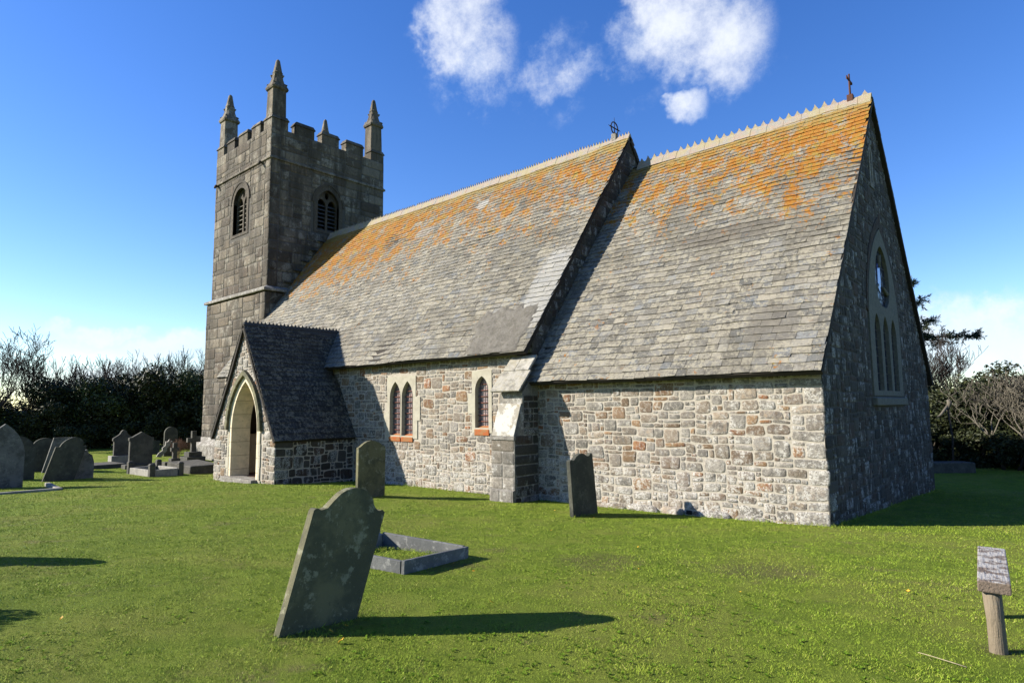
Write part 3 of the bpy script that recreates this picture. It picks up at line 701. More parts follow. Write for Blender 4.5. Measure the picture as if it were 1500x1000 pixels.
m.tube([(xc, YN, RN+.2), (xc, YN, zc_+.36)], [.022, .006], 6)
m.tube([(xc, YN-.36, zc_), (xc, YN+.36, zc_)], [.006, .006], 6); m.tube([(xc, YN-.28, zc_), (xc, YN+.28, zc_)], [.02, .02], 6)
m.build('wheel_cross', 'black_iron', church)

# --- buttress at the junction of nave and chancel
mb = MB(); BX0, BX1 = -7.28, -6.54
prof = [(.0, -.6), (-.98, -.6), (-.97, .18), (-.90, .2), (-.90, 1.42), (-.88, 1.45), (-.60, 2.20), (-.60, 2.46), (0., 3.1)]
vs = [(BX0, y, z) for y, z in prof]+[(BX1, y, z) for y, z in prof]; n = len(prof)
mb.add(vs, [tuple(range(n)), tuple(range(2*n-1, n-1, -1))]+[(i, n+i, n+(i+1) % n, (i+1) % n) for i in range(n)], 0)
BS = lambda u, v, d: (u, -.90-d, v); BE = lambda u, v, d: (BX1+d, u, v)
lay(mb, BS, lambda u, v: True, (BX0, BX1), (.2, 1.40), .37, .3, [(2, 1, .5), (1, 1, 1)], gap=.004, dep=.012, ex=14, seed=31., warp=.012)
lay(mb, BE, lambda u, v: True, (-.88, -.02), (-.2, 1.45), .215, .23, [(4, 1, .5), (3, 1, .5), (2, 1, .6), (1, 1, 1)], gap=.007, dep=.014, ex=8, seed=33., warp=.02, mi=2)
lay(mb, BE, lambda u, v: True, (-.56, -.02), (1.45, 2.4), .18, .16, [(2, 1, .5), (1, 1, 1)], gap=.007, dep=.014, ex=8, seed=35., warp=.02, mi=2)
for (u0, u1) in ((BX0, -6.95), (-6.95, BX1)): one_stone(mb, lambda u, v, d: (u, -.97-d, v), u0, u1, -.5, .2, .006, .014, 12, 1, .0, 1., (.5, .4, .2))
bt = mb.build('buttress', ['granite', 'granite', 'shaded_east_stone'], church)
def sloped_slab(name, x0, x1, ya, za, yb, zb, th, m, parent, bev=.012):
    mb = MB(); V = Vector((0, yb-ya, zb-za)).normalized(); N = Vector((0, -V.z, V.y))
    q = [Vector((x0, ya, za)), Vector((x1, ya, za)), Vector((x1, yb, zb)), Vector((x0, yb, zb))]
    mb.hexa([p for p in q]+[p+N*th for p in q], 0, rt3()); return mb.build(name, m, parent, bevel=bev)
sloped_slab('cap_slab', BX0-.10, BX1+.10, -.80, 2.48, -.36, 2.98, .05, 'cap_slab', bt)
sloped_slab('cap_slab', BX0-.04, -6.95, -.38, 2.985, -.05, 3.36, .055, 'cap_slab', bt)
sloped_slab('cap_slab', -6.94, BX1+.05, -.38, 2.985, -.05, 3.36, .06, 'cap_slab', bt)
sloped_slab('weathering_slab', BX0+.01, BX1-.01, -.895, 1.43, -.61, 2.21, .02, 'lichened_slab', bt)
m = MB(); m.box((BX0-.015, -.94, 1.35), (BX1+.02, -.86, 1.42)); m.build('string_course', 'granite', bt, bevel=.01)

# --- porch
PX0, PX1, PF, PXC, PE, PR = -18.42, -14.34, -2.72, -16.44, 1.18, 4.86
KP = (PR-PE)/(PXC-(PX0-.12)); 
def zp(x): return PE+KP*(x-(PX0-.12) if x < PXC else (PX1+.12)-x+ (2*PXC-PX0-PX1))
PM = lambda u, v, d: (u, PF-d, v)
DOOR = arch_pts(-16.30, .86, -.35, 1.46, 3.0, 10)
DRS = arch_pts(-16.30, 1.08, -.35, 1.46, 3.22, 10)
KP2 = (PR-PE)/((PX1+.12)-PXC)
pg = [(PX0, -.7), (PX1, -.7), (PX1, PE+.12), (PXC, PR-.1), (PX0, PE+.12)]
mb = MB()
mb.panel(pg, [DRS], PM, 0, -.62, 0, himi=2)
mb.panel([(PF+.6, -.7), (.0, -.7), (.0, PE+.1), (PF+.6, PE+.1)], [], lambda u, v, d: (PX1+d, u, v), 0, -.5, 0, himi=2)
mb.panel([(PF+.6, -.7), (.0, -.7), (.0, PE+.1), (PF+.6, PE+.1)], [], lambda u, v, d: (PX0-d, u, v), 0, -.5, 0, himi=2)
def pin(u, v): return v < min(PE+.1+(u-PX0)*(PR-PE)/(PXC-PX0), PE+.1+(PX1-u)*(PR-PE)/(PX1-PXC))-.12
lay(mb, PM, lambda u, v: pin(u, v) and not inpoly(u, v, arch_pts(-16.30, 1.18, -.5, 1.46, 3.38)), (PX0, PX1), (-.5, PR), .105, .09, RS, seed=51., quoins=(1, 0), dep=.022)
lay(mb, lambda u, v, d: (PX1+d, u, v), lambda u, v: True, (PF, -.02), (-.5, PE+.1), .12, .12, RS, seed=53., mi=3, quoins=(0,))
mb.build('porch_wall', ['mortar', 'rubble_stone', 'plaster', 'shaded_east_stone'], church)
mb = MB()
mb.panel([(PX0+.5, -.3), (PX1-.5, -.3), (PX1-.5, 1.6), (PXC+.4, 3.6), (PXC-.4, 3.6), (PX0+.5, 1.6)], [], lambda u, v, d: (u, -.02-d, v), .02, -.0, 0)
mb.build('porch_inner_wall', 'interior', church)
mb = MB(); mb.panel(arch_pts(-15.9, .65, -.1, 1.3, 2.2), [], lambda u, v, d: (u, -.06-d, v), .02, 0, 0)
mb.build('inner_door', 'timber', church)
m = MB(); m.box((PX0+.5, PF+.05, -.5), (PX1-.5, 0, -.02)); m.build('porch_floor', 'floor_tile', church)
m = MB(); m.panel(DRS, [DOOR], PM, .02, -.60, 0); 
da = m.build('doorway_arch', 'plaster', church, bevel=.035)
# hood mould over the arch
def ring_strip(mb, A, B_, M, d0, d1, tint=(.5, .4, .5)):
    for k in range(len(A)-1):
        q = [B_[k], B_[k+1], A[k+1], A[k]]
        mb.hexa([M(x, z, d0) for x, z in q]+[M(x, z, d1) for x, z in q], 0, tint)
m = MB(); A = arch_pts(-16.30, 1.20, 1.40, 1.46, 3.36, 14)[2:]; Bn = arch_pts(-16.30, 1.06, 1.40, 1.46, 3.20, 14)[2:]
ring_strip(m, A, Bn, PM, .0, .11); m.build('hood_mould', 'mossy_slate', da)
# doorway jamb stones, step
m = MB()
for s in (-1, 1):
    z = -.35
    while z < 1.40:
        h = random.uniform(.28, .42); z1 = min(z+h, 1.42); x0 = -16.30+s*.99; x1 = -16.30+s*random.uniform(1.10, 1.24)
        m = MB(); m.box((min(x0, x1), PF-.034, z+.006), (max(x0, x1), PF+.1, z1-.006), 0, rt3()); z = z1
        m.build('jamb_stone', 'limestone', da, bevel=.012)
m = MB(); m.box((-17.45, PF-.22, -.5), (-15.32, PF+.3, -.0)); m.build('door_step', 'granite', church, bevel=.02)
def pclip(p): 
    return p.y < .3+ (p.z-HN)/KN-EV if p.z > HN-.35 else p.y < .1
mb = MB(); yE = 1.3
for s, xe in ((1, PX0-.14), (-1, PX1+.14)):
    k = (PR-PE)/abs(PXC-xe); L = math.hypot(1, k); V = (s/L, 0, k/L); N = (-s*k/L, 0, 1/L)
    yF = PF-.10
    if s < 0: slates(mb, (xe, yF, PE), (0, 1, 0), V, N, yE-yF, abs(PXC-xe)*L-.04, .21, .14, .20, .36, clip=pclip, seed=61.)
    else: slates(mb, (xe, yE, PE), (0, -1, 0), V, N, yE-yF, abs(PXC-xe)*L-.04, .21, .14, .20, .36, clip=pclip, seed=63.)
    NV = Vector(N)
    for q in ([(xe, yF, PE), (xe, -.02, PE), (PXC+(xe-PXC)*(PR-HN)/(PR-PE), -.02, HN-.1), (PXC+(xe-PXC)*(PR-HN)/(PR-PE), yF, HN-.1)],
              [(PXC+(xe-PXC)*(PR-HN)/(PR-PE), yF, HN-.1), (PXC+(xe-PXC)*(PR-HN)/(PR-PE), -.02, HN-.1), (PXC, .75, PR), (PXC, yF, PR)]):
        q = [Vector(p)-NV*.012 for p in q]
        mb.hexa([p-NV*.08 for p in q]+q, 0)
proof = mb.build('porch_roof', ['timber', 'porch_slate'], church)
mb = MB(); y = PF-.08
while y < .8:
    t = rt3(); y1 = y+.40; dz = random.uniform(-.008, .008)
    prof = [(-.15, -.24), (-.04, .02), (-.018, .05), (.018, .05), (.04, .02), (.15, -.24)]
    mb.add([(PXC+p, y+.003, PR+q+dz) for p, q in prof]+[(PXC+p, y1-.003, PR+q+dz) for p, q in prof], [(i, i+1, 7+i, 6+i) for i in range(5)]+[(5, 4, 3, 2, 1, 0), (6, 7, 8, 9, 10, 11)], 0, t)
    for i in range(3):
        yc = y+.07+i*.13; h = random.uniform(.07, .09)
        o = [(-.04, 0), (.04, 0), (.012, h*.7), (0, h), (-.012, h*.7)]
        mb.add([(PXC-.02, yc+p, PR+.045+q) for p, q in o]+[(PXC+.02, yc+p, PR+.045+q) for p, q in o], [(4, 3, 2, 1, 0), (5, 6, 7, 8, 9)]+[(i2, (i2+1) % 5, 5+(i2+1) % 5, 5+i2) for i2 in range(5)], 0, t)
    y = y1
mb.build('crested_ridge', 'dark_ridge', proof)

# --- tower
TX0, TX1, TY0, TY1 = -29.95, -24.02, 1.77, 8.20
ZS1, ZS2, ZP, ZM = 7.58, 13.88, 15.36, 15.96
TS = lambda u, v, d: (u, TY0-d, v); TE = lambda u, v, d: (TX1+d, u, v)
TN = lambda u, v, d: (u, TY1+d, v); TWW = lambda u, v, d: (TX0-d, u, v)
BSO = arch_pts(-27.0, .72, 10.75, 12.35, 13.06); BEA = arch_pts(4.85, .60, 10.9, 12.25, 13.0)
mb = MB()
for M, (a, c), h in ((TS, (TX0, TX1), [BSO]), (TE, (TY0+.002, TY1-.002), [BEA]), (TN, (TX0, TX1), []), (TWW, (TY0+.002, TY1-.002), [])):
    mb.panel(rect(a, c, 7.3, ZP), h, M, 0 if M not in (TE, TWW) else -.001, -.55, 0)
e = .16
for M, (a, c), in ((lambda u, v, d: (u, TY0-e-d, v), (TX0-e, TX1+e)), (lambda u, v, d: (TX1+e+d, u, v), (TY0-e, TY1+e)), (lambda u, v, d: (u, TY1+e+d, v), (TX0-e, TX1+e)), (lambda u, v, d: (TX0-e-d, u, v), (TY0-e, TY1+e))):
    mb.panel(rect(a+.001, c-.001, -1, 7.4), [], M, 0, -.3, 0)
mb.box((TX0+.4, TY0+.4, 14.3), (TX1-.4, TY1-.4, 14.5), 0)
tk = dict(gap=.008, dep=.020, ex=10., np_=20)
def arch_zone(A, grow): 
    cx = (min(p[0] for p in A)+max(p[0] for p in A))/2; 
    return [(cx+(x-cx)*(1+grow), z) for x, z in A]
bso2 = arch_pts(-27.0, .98, 10.5, 12.35, 13.4); bea2 = arch_pts(4.85, .86, 10.65, 12.25, 13.35)
lay(mb, TS, lambda u, v: not inpoly(u, v, bso2), (TX0, TX1), (7.75, ZP), .24, .245, AS, seed=71., quoins=(1,), **tk)
lay(mb, TE, lambda u, v: not inpoly(u, v, bea2) and v > zn(u)-.5, (TY0, TY1), (7.75, ZP), .24, .245, AS, seed=73., quoins=(0,), mi=1, gap=.008, dep=.020, ex=10., np_=20)
lay(mb, lambda u, v, d: (u, TY0-e-d, v), lambda u, v: True, (TX0-e, TX1+e), (.6, 7.45), .24, .25, AS, seed=75., quoins=(1,), **tk)
lay(mb, lambda u, v, d: (TX1+e+d, u, v), lambda u, v: True, (TY0-e, 4.2), (3.6, 7.45), .24, .25, AS, seed=77., **tk)
tower = mb.build('tower_wall', ['dark_mortar', 'tower_stone'], church)
def band(name, x0, x1, y0, y1, z0, zt, out, parent, m='tower_stone', under=0.):
    mb = MB()
    a = [(x0-out, y0-out), (x1+out, y0-out), (x1+out, y1+out), (x0-out, y1+out)]; c = [(x0, y0), (x1, y0), (x1, y1), (x0, y1)]
    lo = [(x, y, z0) for x, y in a]; mi_ = [(x, y, z0+(zt-z0)*.45) for x, y in a]; hi = [(x, y, zt) for x, y in c]; ub = [(x, y, z0) for x, y in c]
    vs = ub+lo+mi_+hi; fs = []
    for r_ in range(3):
        for i in range(4): fs.append((r_*4+i, r_*4+(i+1) % 4, r_*4+4+(i+1) % 4, r_*4+4+i))
    mb.add(vs, fs, 0, (.2, .55, .7)); return mb.build(name, m, parent, bevel=.015)
band('string_course', TX0-.01, TX1+.01, TY0-.01, TY1+.01, ZS1-.08, ZS1+.18, .27, tower, 'granite')
band('string_course', TX0-.01, TX1+.01, TY0-.01, TY1+.01, ZS2-.07, ZS2+.10, .075, tower)
# plinth at the tower's foot
mb = MB(); pe = .16
a = [(TX0-pe-.32, TY0-pe-.32), (TX1+pe+.32, TY0-pe-.32), (TX1+pe+.32, TY1+pe+.32), (TX0-pe-.32, TY1+pe+.32)]
c = [(TX0-pe-.01, TY0-pe-.01), (TX1+pe+.01, TY0-pe-.01), (TX1+pe+.01, TY1+pe+.01), (TX0-pe-.01, TY1+pe+.01)]
vs = [(x, y, -1) for x, y in a]+[(x, y, .35) for x, y in a]+[(x, y, .75) for x, y in c]
mb.add(vs, [(r_*4+i, r_*4+(i+1) % 4, r_*4+4+(i+1) % 4, r_*4+4+i) for r_ in range(2) for i in range(4)], 0, (.3, .5, .8)); mb.build('plinth', 'granite', tower, bevel=.02)
# battlements: four sides, each merlon with its coping
par = empty('parapet'); par.parent = church
mer_y = [(2.62-.0, 2.62), (3.0, 4.0), (4.42, 5.40), (5.82, 6.88)]
def merlon(x0, x1, y0, y1):
    m = MB(); t = (random.random()*.6, random.random()*.6, random.random())
    m.box((x0, y0, ZP-.004), (x1, y1, ZM-.14), 0, t)
    o = .055
    m.hexa([(x0-o, y0-o, ZM-.142), (x1+o, y0-o, ZM-.142), (x1+o, y1+o, ZM-.142), (x0-o, y1+o, ZM-.142), (x0+.04, y0+.04, ZM+.06), (x1-.04, y0+.04, ZM+.06), (x1-.04, y1-.04, ZM+.06), (x0+.04, y1-.04, ZM+.06)], 0, t)
    m.build('merlon', 'tower_stone', par, bevel=.018)
tk_ = .45
for y0, y1 in ((3.0, 4.0), (4.42, 5.40), (5.82, 6.88)):
    merlon(TX1-tk_, TX1+.0, y0, y1); merlon(TX0, TX0+tk_, y0, y1)
for x0, x1 in ((-28.75, -27.9), (-27.45, -26.5), (-26.05, -25.15)):
    merlon(x0, x1, TY0, TY0+tk_); merlon(x0, x1, TY1-tk_, TY1)
for (cx, cy, sx, sy) in ((TX1, TY0, -1, 1), (TX1, TY1, -1, -1), (TX0, TY0, 1, 1), (TX0, TY1, 1, -1)):   # stubs beside the pinnacles
    merlon(min(cx, cx+sx*.80), max(cx, cx+sx*.80), min(cy, cy+sy*tk_), max(cy, cy+sy*tk_))
    merlon(min(cx, cx+sx*tk_), max(cx, cx+sx*tk_), min(cy+sy*.46, cy+sy*.83), max(cy+sy*.46, cy+sy*.83))
def coping(x0, x1, y0, y1):
    m = MB(); o = .05; m.box((x0-o, y0-o, ZP-.002), (x1+o, y1+o, ZP+.07), 0, (.3, .5, .8)); m.build('coping', 'tower_stone', par, bevel=.02)
# pinnacles
def pinnacle(cx, cy, lean, zs=1.):
    m = MB(); rings = [(15.30, .37), (16.4, .355), (17.32, .335), (17.36, .40), (17.44, .43), (17.52, .40), (17.72, .30), (17.95, .235), (18.22, .19), (18.26, .215), (18.33, .18), (18.6, .135), (18.82, .10), (18.90, .085), (18.97, .03)]
    n = 8; vs = []; fs = []
    for z, r in rings:
        z = 15.3+(z-15.3)*zs
        ch = .80 if z < 17.6 else .6
        for k in range(4):
            ax, ay = ((1, -1), (1, 1), (-1, 1), (-1, -1))[k]
            bx, by = ((1, 1), (-1, 1), (-1, -1), (1, -1))[k]
            # two points per side, chamfered corners
            p = (cx+(ax*(1+ch)/2+bx*(1-ch)/2)*r+lean[0]*(z-15.3)+random.uniform(-.008, .008), cy+(ay*(1+ch)/2+by*(1-ch)/2)*r+lean[1]*(z-15.3), z)
            q = (cx+(ax*(1-ch)/2+bx*(1+ch)/2)*r+lean[0]*(z-15.3), cy+(ay*(1-ch)/2+by*(1+ch)/2)*r+lean[1]*(z-15.3)+random.uniform(-.008, .008), z)
            vs += [p, q]
    for i in range(len(rings)-1):
        for k in range(n): fs.append((i*n+k, i*n+(k+1) % n, (i+1)*n+(k+1) % n, (i+1)*n+k))
    fs.append(tuple(range((len(rings)-1)*n, len(rings)*n)))
    m.add(vs, fs, 0, (random.random()*.4, .45, random.random()))
    for k in range(4):   # small crockets on the spirelet
        a = math.pi/2*k+math.pi/4; 
        for z, r in ((18.1, .24), (17.62, .40)):
            one = [(cx+lean[0]*(z-15.3)+r*math.cos(a), cy+r*math.sin(a), z-.05), (cx+(r+.05)*math.cos(a), cy+(r+.05)*math.sin(a), z+.03), (cx+(r-.04)*math.cos(a), cy+(r-.04)*math.sin(a), z+.10)]
            m.tube(one, [.05, .06, .02], 6, 0, (.3, .4, .8))
    m.build('pinnacle', 'tower_stone', church, bevel=.012)
for cx, cy, l in ((TX1-.40, TY0+.40, (.0, .004)), (TX1-.40, TY1-.40, (.004, -.01)), (TX0+.40, TY0+.40, (.0, .003)), (TX0+.62, TY1-.40, (0, 0))): pinnacle(cx, cy, l, 1.13 if cx < -28 and cy > 5 else 1.)
# belfry windows: frame, mullion with two cusped lights, slate louvres, coloured darker on the east side as shade
def belfry(A, cx, hw, z0, zs, za, M):
    o = arch_pts(cx, hw+.2, z0-.14, zs, za+.26, 10)
    L = [arch_pts(cx+s*hw*.5, hw*.41, z0+.05, zs-.05, zs+.30, 6) for s in (-1, 1)]
    ey = [(cx+.11*math.cos(t*math.pi/5)*1., za-.26+.19*math.sin(t*math.pi/5)) for t in range(10)]
    mb = MB(); mb.panel(o, [A], M, .03, -.25, 0, (.42, .15, .1)); fr = mb.build('belfry_window', 'tower_stone', church, bevel=.03)
    mb = MB(); mb.panel([(cx+(x-cx)*1.01, z) for x, z in A], L+[ey], M, -.16, -.28, 0, (.42, .1, .1)); mb.build('tracery', 'tower_stone', fr, bevel=.015)
    k = 7
    for s in (-1, 1):
        for i in range(k):
            z = z0+.08+i*(zs-z0+.05)/k; c0 = cx+s*hw*.5; h = hw*.43
            m = MB(); m.hexa([M(c0-h, z, -.20), M(c0+h, z, -.20), M(c0+h, z+.20, -.52), M(c0-h, z+.20, -.52), M(c0-h, z+.025, -.20), M(c0+h, z+.025, -.20), M(c0+h, z+.225, -.52), M(c0-h, z+.225, -.52)], 0, rt3())
            m.build('louvre', 'cap_slab' if M is TS else 'lead_and_shaded_louvre', fr)
    oa = arch_pts(cx, hw+.31, z0, zs, za+.36, 10)[2:]; ia = arch_pts(cx, hw+.2, z0, zs, za+.25, 10)[2:]
    m = MB(); ring_strip(m, oa, ia, M, 0, .06, (.45, .1, .1)); m.build('hood_mould', 'tower_stone', fr)
belfry(BSO, -27.0, .72, 10.75, 12.35, 13.06, TS)
belfry(BEA, 4.85, .60, 10.9, 12.25, 13.0, TE)
# gargoyle spouts under the parapet and the weathering steps where the nave roof meets the tower
for x in (-29.7, -24.9):
    m = MB(); m.tube([(x, TY0+.05, ZS2-.04), (x+.05, TY0-.14, ZS2-.08), (x+.12, TY0-.22, ZS2-.24)], [.08, .065, .045], 7, 0, (.9, .2, .2)); m.build('gargoyle', 'tower_stone', tower)
for i in range(7):
    y = 2.0+i*.42; z = zn(y)+.22+.05*(i % 2)
    m = MB(); m.hexa([TE(y-.25, z, -.01), TE(y+.2, z, -.01), TE(y+.2, z, .12), TE(y-.25, z, .12), TE(y-.25, z+.10, -.01), TE(y+.2, z+.10, -.01), TE(y+.2, z+.03, .12), TE(y-.25, z+.03, .12)], 0, (.4, .1, .4)); m.build('weathering_step', 'tower_stone', tower, bevel=.01)

# ------------------------------------------------------------------ gravestones (faces run north-south)
def slab_stone(name, x, yc, prof, th, matn, label, cat='gravestone', group=None, leanx=0., yaw=0., sink=.3, z=None, parent=None, cuts=3):
    """prof: outline (s, h) with s along +y from the stone's middle, h above ground, anticlockwise from bottom-left"""
    zb = gz(x, yc) if z is None else z
    P = [(s, h if h > .02 else -sink) for s, h in prof]
    mb = MB(); M = lambda u, v, d: (d, u, v)
    mb.panel(P, [], M, th/2, -th/2, 0, rt3())
    o = mb.build(name, matn, parent, bevel=min(.012, th*.15))
    o.location = (x, yc, zb); o.rotation_euler = (0, leanx, yaw)
    if not parent: tag(o, label, cat, group)
    return o
def rounded(wd, h, sh, kind, lean=0.):
    """outline families seen in the churchyard"""
    a = wd/2; L = [(-a, 0), (a, 0)]
    if kind == 'ogee':      # shoulders with a raised round head
        L += [(a, h-sh), (a*.86, h-sh+.0)]+[(a*.74*math.cos(t), h-sh+.0+sh*math.sin(t)) for t in np.linspace(.0, math.pi, 13)]+[(-a*.86, h-sh), (-a, h-sh)]
    elif kind == 'segment': L += [(a, h-sh)]+[(a*math.cos(t), h-sh+sh*math.sin(t)) for t in np.linspace(.15, math.pi-.15, 11)]+[(-a, h-sh)]
    elif kind == 'pointed': L += [(x-0, z) for x, z in arch_pts(0, a, 0, h-sh, h, 7)[2:]]
    elif kind == 'gable': L += [(a, h-sh), (a*1.08, h-sh+.02), (a*1.08, h-sh+.14), (a*.8, h-sh+.17), (0, h), (-a*.8, h-sh+.17), (-a*1.08, h-sh+.14), (-a*1.08, h-sh+.02), (-a, h-sh)]
    elif kind == 'knob':    # swept shoulders rising to a knob
        R_ = [(a, h-sh), (a*1.15, h-sh+.06), (a*1.12, h-sh+.16), (a*.7, h-sh+.26), (a*.42, h-.18), (a*.26, h-.06), (a*.1, h)]
        L += R_+[(-x, z) for x, z in reversed(R_)]
    elif kind == 'flat': L += [(a, h), (-a, h)]
    elif kind == 'rough': L += [(a*1.0, h*.55), (a*.82, h*.8), (a*.5, h*.88), (a*.42, h), (a*.1, h*.97), (-a*.2, h*.93), (-a*.55, h*.78), (-a*.8, h*.5)]
    return [(x+lean*max(z, 0), z) for x, z in L]

# the leaning foreground stone (outline in y,z measured from its foot)
FG = [(-9.635,.45),(-9.364,1.361),(-9.345,1.372),(-9.321,1.369),(-9.304,1.353),(-9.244,1.363),(-9.189,1.411),(-9.122,1.462),(-9.075,1.482),(-9.029,1.492),(-8.985,1.494),(-8.944,1.488),(-8.9,1.47),(-8.858,1.444),(-8.825,1.405),(-8.811,1.37),(-8.806,1.338),(-8.785,1.305),(-8.767,1.288),(-8.745,1.274),(-8.731,1.284),(-8.718,1.285),(-8.695,1.262),(-8.955,.45)]
prof = [(y+9.3, z-.47) for y, z in FG]; k = .5; dy = (FG[1][0]-FG[0][0])/(FG[1][1]-FG[0][1])
prof[0] = (prof[0][0]-dy*.3, -.3); prof[-1] = (prof[-1][0]-.33*.3, -.3)
slab_stone('headstone', -1.105, -9.3, list(reversed(prof)), .075, 'mossy_slate', 'large dark slate headstone leaning in the foreground, with a rounded head and hooked shoulders', z=.47)
G2 = [(-3.20,-.3),(-2.425,-.3),(-2.404,1.12),(-2.43,1.20),(-2.50,1.225),(-2.576,1.285),(-2.70,1.335),(-2.825,1.352),(-2.95,1.328),(-3.05,1.275),(-3.13,1.215),(-3.19,1.19)]
slab_stone('headstone', -9.49, -2.81, [(y+2.81, z+.0) for y, z in G2], .09, 'mossy_slate', 'tall upright slate headstone with a softly arched top in front of the nave windows', z=0.)
G3 = [(-1.93,-.4),(-1.09,-.4),(-1.275,1.13),(-1.30,1.18),(-1.325,1.192),(-1.36,1.165),(-1.394,1.135),(-1.44,1.128),(-1.481,1.14),(-1.55,1.18),(-1.633,1.197),(-1.73,1.185),(-1.82,1.15),(-1.87,1.10),(-1.922,1.072),(-1.96,1.088),(-2.0,1.09),(-2.044,1.066)]
slab_stone('headstone', -4.125, -1.56, [(y+1.56, z) for y, z in G3], .085, 'dark_headstone', 'narrow dark headstone with a scalloped horned top, standing before the sunlit chancel wall', z=0.)

# group on the left, near to far
def plinth_box(x, y, sx, sy, h, matn, parent, z):
    m = MB(); m.box((-sx/2, -sy/2, -.3), (sx/2, sy/2, h), 0, rt3()); o = m.build('plinth', matn, parent, bevel=.02); o.location = (0, 0, 0); return o
slab_stone('headstone', -20.15, -8.05, rounded(.98, 1.86, .95, 'pointed'), .14, 'streaked_headstone', 'tall grey headstone with a pointed arch top at the left edge, behind a low kerb')
slab_stone('headstone', -23.2, -7.15, rounded(.95, 1.45, .55, 'pointed'), .11, 'dark_headstone', 'dark pointed headstone half hidden behind the tall grey one at the left edge')
slab_stone('headstone', -29.3, -6.6, rounded(.95, 1.62, .45, 'gable'), .12, 'dark_headstone', 'dim gabled headstone farthest back in the left-hand cluster, under the hedge')
slab_stone('headstone', -26.9, -5.75, rounded(1.0, 1.28, .26, 'ogee', .10), .10, 'dark_headstone', 'dark round-headed headstone with shoulders, behind the sharply leaning one')
slab_stone('headstone', -26.1, -5.62, rounded(.62, 1.30, .05, 'flat', .30), .09, 'streaked_headstone', 'grey flat-topped slab leaning right behind the sharply leaning dark headstone')
slab_stone('headstone', -21.95, -6.35, rounded(.88, 1.40, .30, 'ogee', .36), .09, 'dark_headstone', 'nearly black headstone leaning sharply to the right in the left-hand cluster')
slab_stone('headstone', -22.3, -5.55, rounded(.72, .98, .2, 'rough'), .16, 'streaked_headstone', 'short rough grey headstone with a broken top beside the leaning black one')
t = empty('headstone', (-28.6, -2.4, gz(-28.6, -2.4)), label='grey headstone with swept shoulders rising to a knob, on a pale block plinth', cat='gravestone')
s = slab_stone('stone_slab', 0, 0, rounded(.74, 1.12, .52, 'knob'), .14, 'grey_headstone', None, z=.40, parent=t, sink=0.); plinth_box(0, 0, .5, 1.0, .40, 'pale_headstone', t, 0)
t = empty('headstone', (-25.9, -2.55, gz(-25.9, -2.55)), label='brown-grey headstone with a low gabled top and square shoulders on a broad base', cat='gravestone')
slab_stone('stone_slab', 0, 0, rounded(.86, 1.32, .38, 'gable'), .16, 'grey_headstone', None, z=.18, parent=t, sink=0.); plinth_box(0, 0, .5, 1.25, .18, 'grey_headstone', t, 0)
slab_stone('headstone', -32.9, 1.15, rounded(.66, 1.55, .33, 'segment'), .12, 'dark_headstone', 'shadowed round-topped headstone under the hedge, left of the stone cross')
slab_stone('headstone', -35.6, 1.2, rounded(.7, .75, .1, 'flat'), .12, 'dark_headstone', 'small dim square headstone deep in the hedge shade')
slab_stone('headstone', -32.6, 2.6, rounded(.9, 1.0, .1, 'flat'), .12, 'grey_headstone', 'square grey headstone in shade beside the foot of the tower')
# broken pale marble monument leaning in front of the shadowed stone
m = MB()
W_ = [(-.34,.0),(-.10,.02),(-.02,.22),(.10,.38),(.06,.52),(.20,.70),(.24,.92),(.12,.86),(.08,.98),(.00,.80),(-.06,.86),(-.05,.62),(-.16,.50),(-.12,.36),(-.26,.22)]
m.panel(W_, [], lambda u, v, d: (d, u, v), .05, -.05, 0); o = m.build('broken_monument', 'pale_headstone', bevel=.015)
o.location = (-32.2, .55, gz(-32.2, .55)-.03); o.rotation_euler = (R(-12), 0, 0); tag(o, 'small broken pale marble monument with jagged edges leaning in the shade', 'grave monument')
def cross_stone(x, y, h, arm, th, steps, matn, label, rnd=False):
    t = empty('cross_headstone', (x, y, gz(x, y)), label=label, cat='gravestone'); m = MB(); zb = sum(s[2] for s in steps)
    a, c = th*.62, arm
    za = h*.70
    out = [(-a*1.15, zb), (a*1.15, zb), (a, za-a), (c, za-a), (c, za+a), (a, za+a), (a, h), (-a, h), (-a, za+a), (-c, za+a), (-c, za-a), (-a, za-a)]
    m.panel(out, [], lambda u, v, d: (d, u, v), th/2, -th/2, 0, rt3()); m.build('cross', matn, t, bevel=.015)
    z = -.25
    for i, (sx, sy, sh) in enumerate(steps):
        m = MB(); z1 = sum(s[2] for s in steps[:i+1]); m.box((-sx/2, -sy/2, z), (sx/2, sy/2, z1), 0, rt3()); m.build('base_step', matn, t, bevel=.015); z = z1+.002
    return t
cross_stone(-28.3, .5, 1.42, .30, .16, [(.85, .85, .22), (.6, .6, .22)], 'grey_headstone', 'grey stone Latin cross on a stepped base beside the tower')
cross_stone(-26.6, -.95, .98, .17, .13, [(.5, .95, .16), (.34, .38, .14)], 'grey_headstone', 'small stone cross on a long low plinth, in front of the shadowed headstone')
